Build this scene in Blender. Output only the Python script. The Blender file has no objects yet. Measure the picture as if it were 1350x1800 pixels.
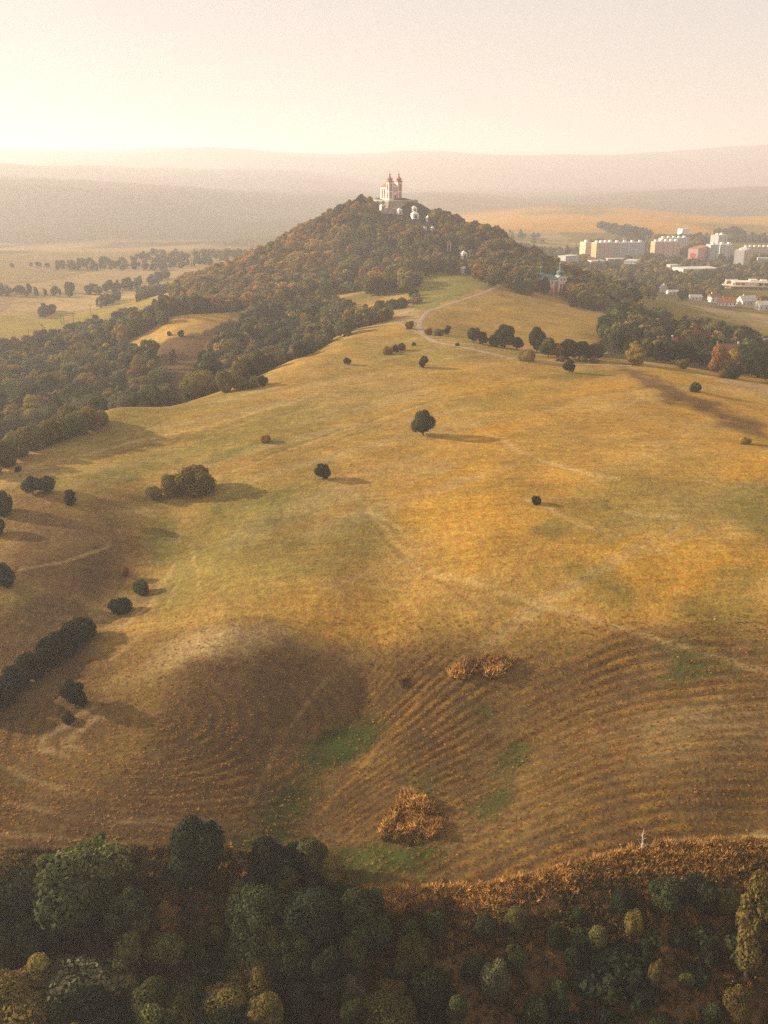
import bpy, bmesh, math, random
import numpy as np
from mathutils import Vector, Matrix, Euler

# ------------------------------------------------------------------ camera, sky, sun, exposure
SC = bpy.context.scene
F, V0, CX, CY = 1700.0, 285.0, 675.0, 900.0          # focal length and eye level in photo pixels
PITCH = math.atan((CY - V0) / F)
CP, SP = math.cos(PITCH), math.sin(PITCH)
EYE = 130.0                                          # eye height above the valley datum
SUN_AZ, SUN_EL = math.radians(-74), math.radians(17) # azimuth from the view direction (+Y), minus = left

cam_d = bpy.data.cameras.new('camera'); cam = bpy.data.objects.new('camera', cam_d)
SC.collection.objects.link(cam); SC.camera = cam
cam.location = (0, 0, EYE); cam.rotation_euler = (math.pi / 2 - PITCH, 0, 0)
cam_d.sensor_fit = 'VERTICAL'; cam_d.sensor_height = 24.0; cam_d.lens = 24.0 * F / 1800.0
cam_d.clip_start = 1.0; cam_d.clip_end = 40000.0

W = bpy.data.worlds.new('World'); SC.world = W; W.use_nodes = True
wn = W.node_tree.nodes; wl = W.node_tree.links; wn.clear()
sky = wn.new('ShaderNodeTexSky'); sky.sky_type = 'NISHITA'; sky.sun_disc = False
sky.sun_elevation = SUN_EL; sky.sun_rotation = SUN_AZ % (2 * math.pi)
sky.altitude = 700; sky.air_density = 1.0; sky.dust_density = 1.5; sky.ozone_density = 1.0
bg = wn.new('ShaderNodeBackground'); bg.inputs['Strength'].default_value = SKY_STRENGTH = 0.09
out = wn.new('ShaderNodeOutputWorld')
veil = wn.new('ShaderNodeBackground'); veil.inputs[0].default_value = (0.98, 0.86, 0.775, 1); veil.inputs[1].default_value = VEIL = 0.39   # even high cloud veil over the whole sky
mixs = wn.new('ShaderNodeMixShader'); mixs.inputs[0].default_value = 0.88
wl.new(sky.outputs[0], bg.inputs[0]); wl.new(bg.outputs[0], mixs.inputs[1]); wl.new(veil.outputs[0], mixs.inputs[2]); wl.new(mixs.outputs[0], out.inputs[0])

sun_d = bpy.data.lights.new('sun', 'SUN'); sun = bpy.data.objects.new('sun', sun_d)
SC.collection.objects.link(sun)
sun_d.energy = 5.0; sun_d.angle = math.radians(0.6); sun_d.color = (1.0, 0.83, 0.62)
sd = Vector((math.sin(SUN_AZ) * math.cos(SUN_EL), math.cos(SUN_AZ) * math.cos(SUN_EL), math.sin(SUN_EL)))
sun.rotation_euler = sd.to_track_quat('Z', 'Y').to_euler(); sun.location = (-300, 100, 400)

SC.view_settings.view_transform = 'Standard'; SC.view_settings.look = 'None'
SC.view_settings.gamma = 1.0; SC.view_settings.use_curve_mapping = False
SC.view_settings.exposure = EXPOSURE = 1.05
SC.render.engine = 'CYCLES'
SC.cycles.use_denoising = False; SC.cycles.max_bounces = 6; SC.cycles.diffuse_bounces = 2
SC.cycles.volume_bounces = 1; SC.cycles.transparent_max_bounces = 8
SC.cycles.use_adaptive_sampling = True; SC.cycles.adaptive_threshold = 0.01

RNG = np.random.default_rng(7)
R = random.Random(11)
COL = SC.collection

# ------------------------------------------------------------------ photo pixel <-> place
def tan_dep(v): return math.tan(PITCH - math.atan((CY - v) / F))       # drop per metre of forward distance
def v_of(Y, z):
    return CY - F * math.tan(PITCH + math.atan2(z, Y))
def x_of(u, v, Y):
    return Y * ((u - CX) / F) / (CP + SP * (CY - v) / F)
def project(x, y, z):
    """world -> photo pixels (numpy)"""
    dz = z - EYE
    dep = y * CP - dz * SP
    dep = np.where(dep < 1e-3, 1e-3, dep)
    return CX + F * x / dep, CY - F * (y * SP + dz * CP) / dep

# ------------------------------------------------------------------ smooth noise
_perm = np.random.default_rng(3).random((256, 256)).astype(np.float32)
def vnoise(x, y):
    xi = np.floor(x).astype(np.int64); yi = np.floor(y).astype(np.int64)
    fx = (x - xi).astype(np.float32); fy = (y - yi).astype(np.float32)
    fx = fx * fx * fx * (fx * (fx * 6 - 15) + 10); fy = fy * fy * fy * (fy * (fy * 6 - 15) + 10)
    a = _perm[xi & 255, yi & 255]; b = _perm[(xi + 1) & 255, yi & 255]
    c = _perm[xi & 255, (yi + 1) & 255]; d = _perm[(xi + 1) & 255, (yi + 1) & 255]
    return (a + (b - a) * fx) * (1 - fy) + (c + (d - c) * fx) * fy
def fbm(x, y, s, o=4, g=0.5):
    r = 0; amp = 1.0; tot = 0
    for k in range(o):
        r = r + amp * (vnoise(x / s + 17.3 * k, y / s - 9.1 * k) - 0.5); tot += amp
        amp *= g; s *= 0.5
    return r / tot * 2
def sstep(a, b, x):
    t = np.clip((x - a) / (b - a), 0, 1); return t * t * (3 - 2 * t)

# ------------------------------------------------------------------ terrain controls
CT = []
def G(v, *uz):                     # a row of the photo: ground height below the eye at several columns
    for u, z in uz:
        Y = -z / tan_dep(v); CT.append((x_of(u, v, Y), Y, z))
def far(Y): return Y if Y < 2300 else (2300 + (Y - 2300) * 2.5 if Y < 3600 else 5550 + (Y - 3600) * 1.12)
def D(*uvY):                       # photo pixel with a forward distance
    for u, v, Y in uvY:
        Y = far(Y)
        CT.append((x_of(u, v, Y), Y, -Y * tan_dep(v)))
def O(u, *Yz):                     # hidden ground: column, distance, height
    for Y, z in Yz:
        Y = far(Y)
        v = v_of(Y, z); CT.append((x_of(u, v, Y), Y, z))

G(1490, (-200,-113), (50,-112), (300,-112.5), (450,-113.5), (600,-115), (700,-113.2), (850,-111.5), (1000,-109.8), (1150,-108.6), (1300,-108.2), (1500,-107.5))
G(1400, (-150,-111), (50,-110.5), (250,-110), (400,-111), (520,-113), (600,-112.8), (720,-111.5), (850,-110.5), (1000,-107.5), (1200,-105), (1350,-105), (1500,-105))
G(1300, (-100,-109.5), (50,-108.5), (200,-107.5), (350,-107.2), (470,-108.8), (590,-110.2), (700,-109), (850,-108), (920,-108), (1050,-105.5), (1250,-101.5), (1350,-101.2), (1500,-101))
G(1200, (-100,-109), (0,-108), (100,-105.5), (200,-103.6), (350,-102.1), (450,-102.7), (550,-104.4), (650,-105.5), (800,-103), (950,-102), (1100,-101), (1250,-99), (1350,-98), (1500,-97))
G(1120, (0,-104.5), (100,-105), (200,-102), (300,-99.6), (400,-98.0), (460,-98.2), (560,-99.4), (700,-98.8), (850,-98), (1000,-97), (1150,-95.5), (1350,-94))
G(1040, (-100,-99), (0,-98), (150,-99), (240,-100.3), (320,-97), (450,-94.6), (600,-93.8), (700,-94.3), (850,-93), (1000,-92), (1200,-90.5), (1350,-90))
G(960, (-100,-95), (0,-94), (150,-93.3), (280,-95.3), (400,-92.5), (550,-90.5), (700,-90.2), (850,-88.5), (1000,-87.5), (1200,-87), (1350,-87))
G(880, (-100,-90), (0,-88.5), (100,-87.8), (200,-89), (280,-90), (400,-88.5), (550,-87), (700,-86), (850,-85), (1000,-84.5), (1200,-84), (1350,-84.5), (1500,-86))
G(820, (-100,-88), (0,-86.6), (150,-86.5), (300,-86.5), (500,-85), (700,-84), (900,-83), (1100,-82), (1250,-82), (1350,-81.5), (1500,-83))
G(770, (50,-86), (200,-85.5), (400,-84), (600,-83), (800,-82), (1000,-81.3), (1200,-81.5), (1350,-83))
G(720, (200,-84.4), (330,-83.4), (500,-82.3), (700,-81), (900,-80.3), (1100,-80.5), (1250,-82.5), (1350,-85.5), (1500,-90))
G(670, (475,-80.9), (600,-80.3), (750,-79.6), (900,-79.5), (1050,-80), (1200,-82.3), (1350,-88), (1500,-93))
G(630, (525,-80.6), (620,-79.7), (740,-78.7), (850,-78.5), (920,-79.4))
G(645, (1000,-80.7), (1200,-85.5)); G(638, (1100,-82.2)); G(662, (1300,-89.5))
G(600, (590,-80), (660,-79), (760,-78), (810,-77.6)); G(575, (660,-79.4)); G(568, (700,-78.6))
# the slope below the field, down to the foot of the frame
G(1565, (680,-113.2)); G(1525, (1000,-110.6)); G(1700, (700,-119.5), (1000,-118), (1300,-116.5)); G(1800, (1300,-121), (1000,-122))
O(50, (112,-121), (90,-128), (60,-134)); O(350, (112,-122), (90,-129)); O(650, (105,-125), (85,-131), (50,-137)); O(1200, (85,-130), (50,-137))
O(-300, (100,-124), (140,-114), (190,-107)); O(1700, (100,-122), (140,-108), (190,-95))
# valley left of the field
O(-200, (285,-90), (330,-105), (450,-118), (620,-120), (800,-118)); O(0, (310,-90.5), (350,-103), (420,-113), (600,-119), (760,-116))
O(100, (335,-91), (370,-103), (470,-112), (560,-117), (640,-118), (720,-116))
O(200, (350,-91), (400,-105), (470,-109), (560,-112), (650,-113)); O(270, (500,-102))
O(300, (372,-91), (430,-104), (480,-102), (520,-98), (560,-93), (598,-89.8), (660,-100), (720,-110)); O(380, (575,-91.5), (595,-90), (660,-98))
O(450, (415,-88), (460,-97), (520,-100), (580,-97)); O(540, (440,-85), (480,-93), (540,-96)); O(600, (500,-84), (540,-90), (590,-91), (650,-89)); O(700, (530,-81), (575,-84))
D((480,540,650), (560,520,700), (650,500,725), (730,545,560), (720,520,640))
# saddle and meadow right of the path
D((900,560,560), (1000,590,520), (900,605,480), (950,530,640), (870,500,680), (800,520,620), (800,560,545), (1050,570,570))
D((965,516,690), (890,445,800), (970,485,760), (1050,515,730), (1110,522,720), (1150,560,640), (1250,550,690), (1350,590,640), (1500,620,600), (1200,620,520), (1350,640,490), (1500,660,480), (1100,600,530))
O(1200, (780,-106), (850,-113), (1000,-120)); O(1350, (740,-112), (820,-116), (1000,-122)); O(1050, (800,-103), (900,-110), (1100,-122)); O(1550, (800,-116), (1100,-122))
# the calvary hill
D((690,352,905), (712,353,900), (640,362,910), (600,378,910), (560,402,905), (520,428,895), (480,448,880), (440,468,860), (400,488,840), (340,508,820), (300,515,800))
D((690,380,886), (690,410,860), (690,440,825), (690,470,790), (690,490,760), (600,420,870), (600,460,825), (600,490,780), (520,460,850), (520,490,800), (430,510,780))
D((760,385,880), (760,430,820), (760,465,765), (820,407,870), (820,450,800), (820,475,750), (870,425,850), (880,470,770), (930,465,790))
O(690, (1000,-75), (1100,-108), (1250,-120)); O(500, (1000,-105), (1150,-118)); O(850, (950,-88), (1050,-110), (1250,-123)); O(300, (900,-112), (1000,-117)); O(960, (880,-100))
# valley floor, town, far hills
O(-200, (1000,-118), (1400,-120)); O(0, (900,-115), (1100,-116), (1400,-122)); O(200, (800,-112), (1000,-115), (1250,-118)); O(400, (1300,-121)); O(700, (1500,-126), (1900,-130))
O(1050, (1360,-128)); O(1300, (1360,-127)); O(1200, (1600,-127), (1850,-127)); O(1600, (1400,-126))
D((900,395,2100), (1000,378,2400), (1080,372,2500), (1200,382,2500), (1350,378,2600)); O(1080, (3200,-130)); O(1350, (3300,-128)); O(750, (2600,-128))
D((0,440,1600), (0,385,2300), (0,292,3600), (150,289,3600), (300,296,3700), (450,300,3900), (600,312,4100), (350,335,2700), (250,345,2500), (450,362,2600), (540,395,2500))
D((900,350,3900), (1100,352,3700), (1350,345,3700), (750,325,4400), (1000,318,4700), (1200,325,4700))
O(350, (3100,-95), (4600,-50)); O(0, (4500,-60)); O(-400, (2300,-100), (3600,-5), (1500,-128)); O(1750, (2500,-100), (4000,-90))
D((-300,258,6500), (0,262,6500), (200,265,6500), (400,260,6500), (550,270,6500), (650,274,6500), (710,264,6500), (800,270,6500), (950,272,6500), (1100,272,6500), (1200,270,6500), (1270,262,6500), (1350,255,6500), (1650,250,6500))
for u in (-300, 200, 675, 1100, 1650): O(u, (9000, -60))
CT = np.array(CT)

def _warp(x, y):
    r = np.maximum(np.hypot(x, y), 55.0)
    th = np.arctan2(x, y)
    return np.clip(th, -0.75, 0.75) * 1.0, np.log(r), th
_a, _t, _ = _warp(CT[:, 0], CT[:, 1])
def _phi(r2): return 0.5 * r2 * np.log(r2 + 1e-12)
_n = len(CT)
_K = _phi((_a[:, None] - _a) ** 2 + (_t[:, None] - _t) ** 2) + np.eye(_n) * 2e-5
_P = np.stack([np.ones(_n), _a, _t], 1)
_M = np.block([[_K, _P], [_P.T, np.zeros((3, 3))]])
_w = np.linalg.solve(_M, np.concatenate([CT[:, 2], np.zeros(3)]))
_wk = _w[:_n].astype(np.float64)

def base_height(x, y):
    x = np.asarray(x, float).ravel(); y = np.asarray(y, float).ravel()
    res = np.empty(len(x))
    for i in range(0, len(x), 40000):
        a, t, th = _warp(x[i:i + 40000], y[i:i + 40000])
        K = (a[:, None] - _a) ** 2 + (t[:, None] - _t) ** 2
        K = (0.5 * K * np.log(K + 1e-12)).astype(np.float32)
        h = K @ _wk.astype(np.float32) + _w[_n] + _w[_n + 1] * a + _w[_n + 2] * t
        b = sstep(0.75, 2.2, np.abs(th))
        res[i:i + 40000] = h * (1 - b) + -118.0 * b
    return res

ROWC = None
def rows_field(x, y):
    """mowing swaths: phase and strength of the curved rows in the near field"""
    wx = x + 6 * fbm(x, y, 45, 3); wy = y + 6 * fbm(x + 300, y, 45, 3)
    # rows that run across the right half and bend down into the swale
    d1 = wy + 0.010 * np.maximum(0, 45 - wx) ** 2 + 0.05 * wx + 60
    # loops round the mound at the left
    d2 = np.hypot((wx + 46) * 0.75, (wy - 172) * 1.0)
    side = sstep(-14, -4, x - 0.10 * (y - 150))
    ph = np.where(side > 0.5, d1 / 2.5, d2 / 2.2)
    near = sstep(205, 175, y - 0.05 * x)
    amp = near * (0.4 + 0.6 * np.clip(0.5 + 1.6 * fbm(x, y, 30, 3), 0, 1)) * (0.35 + 0.65 * np.abs(side * 2 - 1)) * np.where(side > 0.5, 1.0, 0.5)
    return ph, amp
def height(x, y):
    x = np.asarray(x, float); y = np.asarray(y, float); sh = x.shape
    x = x.ravel(); y = y.ravel()
    h = base_height(x, y)
    r = np.hypot(x, y)
    h = h + 0.55 * fbm(x, y, 28, 3) * sstep(60, 120, r) * sstep(1500, 700, r)
    h = h + 30 * fbm(x, y, 700, 4) * sstep(1900, 3600, y) + 5 * fbm(x + 900, y, 260, 3) * sstep(600, 1200, y)
    return (h + EYE).reshape(sh)

def hit(u, v, ymin=85, ymax=8000):
    """ground point seen at a photo pixel"""
    Y = np.geomspace(ymin, ymax, 700)
    zr = EYE - Y * tan_dep(v); xr = np.array([x_of(u, v, q) for q in (1.0,)])[0] * Y
    below = zr < height(xr, Y)
    i = int(np.argmax(below))
    if not below[i]: i = len(Y) - 1
    if i == 0: Yh = Y[0]
    else:
        ys = np.linspace(Y[i - 1], Y[i], 24); zz = EYE - ys * tan_dep(v)
        b = zz < height(ys * xr[i] / Y[i], ys); Yh = ys[int(np.argmax(b))] if b.any() else Y[i]
    xh = xr[0] / Y[0] * Yh
    return float(xh), float(Yh), float(height(np.array([xh]), np.array([Yh]))[0])
def on_ground(x, y): return float(height(np.array([x]), np.array([y]))[0])
# ------------------------------------------------------------------ materials
def new_mat(name):
    m = bpy.data.materials.new(name); m.use_nodes = True
    nt = m.node_tree; nt.nodes.clear()
    o = nt.nodes.new('ShaderNodeOutputMaterial'); b = nt.nodes.new('ShaderNodeBsdfPrincipled')
    nt.links.new(b.outputs[0], o.inputs[0])
    b.inputs['Roughness'].default_value = 0.9; b.inputs['Specular IOR Level'].default_value = 0.15
    return m, nt, b
def plain(name, col, rough=0.85, var=0.12, scale=0.6, spec=0.2, metal=0.0, bump=0.0):
    """painted / plastered / tiled surface with blotchy wear"""
    m, nt, b = new_mat(name)
    tc = nt.nodes.new('ShaderNodeTexCoord'); n = nt.nodes.new('ShaderNodeTexNoise')
    n.inputs['Scale'].default_value = scale; n.inputs['Detail'].default_value = 5
    nt.links.new(tc.outputs['Object'], n.inputs['Vector'])
    mr = nt.nodes.new('ShaderNodeMapRange'); mr.inputs['From Min'].default_value = 0.3; mr.inputs['From Max'].default_value = 0.7
    mr.inputs['To Min'].default_value = 1 - var; mr.inputs['To Max'].default_value = 1 + var
    nt.links.new(n.outputs['Fac'], mr.inputs['Value'])
    mx = nt.nodes.new('ShaderNodeVectorMath'); mx.operation = 'SCALE'; mx.inputs[0].default_value = col
    nt.links.new(mr.outputs[0], mx.inputs['Scale']); nt.links.new(mx.outputs[0], b.inputs['Base Color'])
    b.inputs['Roughness'].default_value = rough; b.inputs['Specular IOR Level'].default_value = spec; b.inputs['Metallic'].default_value = metal
    if bump:
        bp = nt.nodes.new('ShaderNodeBump'); bp.inputs['Strength'].default_value = bump; bp.inputs['Distance'].default_value = 0.05
        nt.links.new(n.outputs['Fac'], bp.inputs['Height']); nt.links.new(bp.outputs[0], b.inputs['Normal'])
    return m
def ground_mat():
    m, nt, b = new_mat('ground_cover')
    at = nt.nodes.new('ShaderNodeAttribute'); at.attribute_name = 'cover'
    tc = nt.nodes.new('ShaderNodeTexCoord')
    def noise(s, d=6, r=0.6):
        n = nt.nodes.new('ShaderNodeTexNoise'); n.inputs['Scale'].default_value = s; n.inputs['Detail'].default_value = d; n.inputs['Roughness'].default_value = r
        nt.links.new(tc.outputs['Object'], n.inputs['Vector']); return n
    n1, n2, n3 = noise(0.45), noise(1.7, 4, 0.65), noise(0.06, 5)
    def rng(n, lo, hi, a=0.3, c=0.7):
        r = nt.nodes.new('ShaderNodeMapRange'); r.inputs['From Min'].default_value = a; r.inputs['From Max'].default_value = c
        r.inputs['To Min'].default_value = lo; r.inputs['To Max'].default_value = hi; nt.links.new(n.outputs['Fac'], r.inputs['Value']); return r
    def mul(a, b_):
        q = nt.nodes.new('ShaderNodeMath'); q.operation = 'MULTIPLY'; nt.links.new(a, q.inputs[0]); nt.links.new(b_, q.inputs[1]); return q.outputs[0]
    mp = nt.nodes.new('ShaderNodeMapping'); mp.inputs['Rotation'].default_value = (0, 0, -0.62); mp.inputs['Scale'].default_value = (0.05, 0.75, 0.3); nt.links.new(tc.outputs['Object'], mp.inputs['Vector'])
    n4 = noise(1.0, 5, 0.65); nt.links.new(mp.outputs[0], n4.inputs['Vector'])
    k = mul(mul(mul(rng(n1, 0.80, 1.20).outputs[0], rng(n2, 0.66, 1.34).outputs[0]), rng(n3, 0.78, 1.22).outputs[0]), rng(n4, 0.84, 1.16).outputs[0])
    sc = nt.nodes.new('ShaderNodeVectorMath'); sc.operation = 'SCALE'
    nt.links.new(at.outputs['Color'], sc.inputs[0]); nt.links.new(k, sc.inputs['Scale'])
    # drier and greener tufts
    hs = nt.nodes.new('ShaderNodeHueSaturation'); nt.links.new(sc.outputs[0], hs.inputs['Color'])
    nt.links.new(rng(noise(0.9, 3), 0.478, 0.522).outputs[0], hs.inputs['Hue'])
    nt.links.new(hs.outputs[0], b.inputs['Base Color'])
    bp = nt.nodes.new('ShaderNodeBump'); bp.inputs['Strength'].default_value = 0.7; bp.inputs['Distance'].default_value = 0.25
    ad = nt.nodes.new('ShaderNodeMath'); ad.operation = 'ADD'
    nt.links.new(n1.outputs['Fac'], ad.inputs[0]); nt.links.new(n2.outputs['Fac'], ad.inputs[1])
    nt.links.new(ad.outputs[0], bp.inputs['Height']); nt.links.new(bp.outputs[0], b.inputs['Normal'])
    b.inputs['Roughness'].default_value = 1.0; b.inputs['Specular IOR Level'].default_value = 0.0
    return m

# ------------------------------------------------------------------ object helpers
def link(name, me, mat=None, parent=None, loc=None):
    o = bpy.data.objects.new(name, me)
    if mat is not None and me is not None and len(me.materials) == 0: me.materials.append(mat)
    COL.objects.link(o)
    if parent is not None: o.parent = parent
    if loc is not None: o.location = loc
    return o
def tag(o, label=None, cat=None, group=None, kind=None):
    if label: o['label'] = label
    if cat: o['category'] = cat
    if group: o['group'] = group
    if kind: o['kind'] = kind
    return o
def empty(name, loc, rz=0.0):
    o = bpy.data.objects.new(name, None); COL.objects.link(o); o.location = loc; o.rotation_euler = (0, 0, rz)
    o.empty_display_size = 1.0
    return o
def mesh_np(name, V, Fq, smooth=False):
    """quads / tris given as an (n,4) or (n,3) array"""
    me = bpy.data.meshes.new(name)
    V = np.asarray(V, np.float32); Fq = np.asarray(Fq, np.int32); k = Fq.shape[1]
    me.vertices.add(len(V)); me.vertices.foreach_set('co', V.ravel())
    me.loops.add(Fq.size); me.loops.foreach_set('vertex_index', Fq.ravel())
    me.polygons.add(len(Fq)); me.polygons.foreach_set('loop_start', np.arange(0, Fq.size, k, dtype=np.int32))
    if smooth: me.polygons.foreach_set('use_smooth', np.ones(len(Fq), bool))
    me.update(calc_edges=True); me.validate()
    return me

# ------------------------------------------------------------------ the ground sheet
def axis(lo, hi, f0, f1, s0, rate, cap=400):
    pts = [f0]; p = f0
    while p < f1: p += s0; pts.append(p)
    while p < hi: p += min(cap, s0 + (p - f1) * rate); pts.append(p)
    p = f0; q = []
    while p > lo: p -= min(cap, s0 + (f0 - p) * rate * 2); q.append(p)
    return np.array(q[::-1] + pts)
def axis2(hi, f1, s0, rate):
    a = axis(f1, hi, 0, f1, s0, rate); return np.concatenate([-a[:0:-1], a])

C_DRY = np.array((0.38, 0.235, 0.062)); C_GOLD = np.array((0.50, 0.265, 0.040)); C_GREEN = np.array((0.125, 0.13, 0.036))
C_OLIVE = np.array((0.25, 0.19, 0.046)); C_BROWN = np.array((0.19, 0.112, 0.05)); C_STRAW = np.array((0.55, 0.39, 0.17))
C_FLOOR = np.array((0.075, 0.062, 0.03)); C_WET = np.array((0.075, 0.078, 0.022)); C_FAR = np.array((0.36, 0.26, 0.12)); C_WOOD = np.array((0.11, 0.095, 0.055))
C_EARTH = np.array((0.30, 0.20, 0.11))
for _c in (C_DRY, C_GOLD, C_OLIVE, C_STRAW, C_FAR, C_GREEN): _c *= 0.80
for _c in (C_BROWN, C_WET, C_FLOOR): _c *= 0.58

def in_poly(px, py, poly):
    ins = np.zeros(px.shape, bool); n = len(poly)
    for i in range(n):
        x1, y1 = poly[i]; x2, y2 = poly[(i + 1) % n]
        c = ((y1 > py) != (y2 > py)) & (px < (x2 - x1) * (py - y1) / (y2 - y1 + 1e-9) + x1)
        ins ^= c
    return ins
def line_dist(px, py, pl):
    d = np.full(px.shape, 1e9)
    for (x1, y1), (x2, y2) in zip(pl[:-1], pl[1:]):
        dx, dy = x2 - x1, y2 - y1
        t = np.clip(((px - x1) * dx + (py - y1) * dy) / (dx * dx + dy * dy + 1e-9), 0, 1)
        d = np.minimum(d, np.hypot(px - x1 - t * dx, py - y1 - t * dy))
    return d

BROWN_SLOPE = [(212, 602), (250, 577), (330, 552), (405, 556), (385, 590), (350, 640), (335, 700), (295, 700), (280, 640), (262, 612)]

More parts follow.
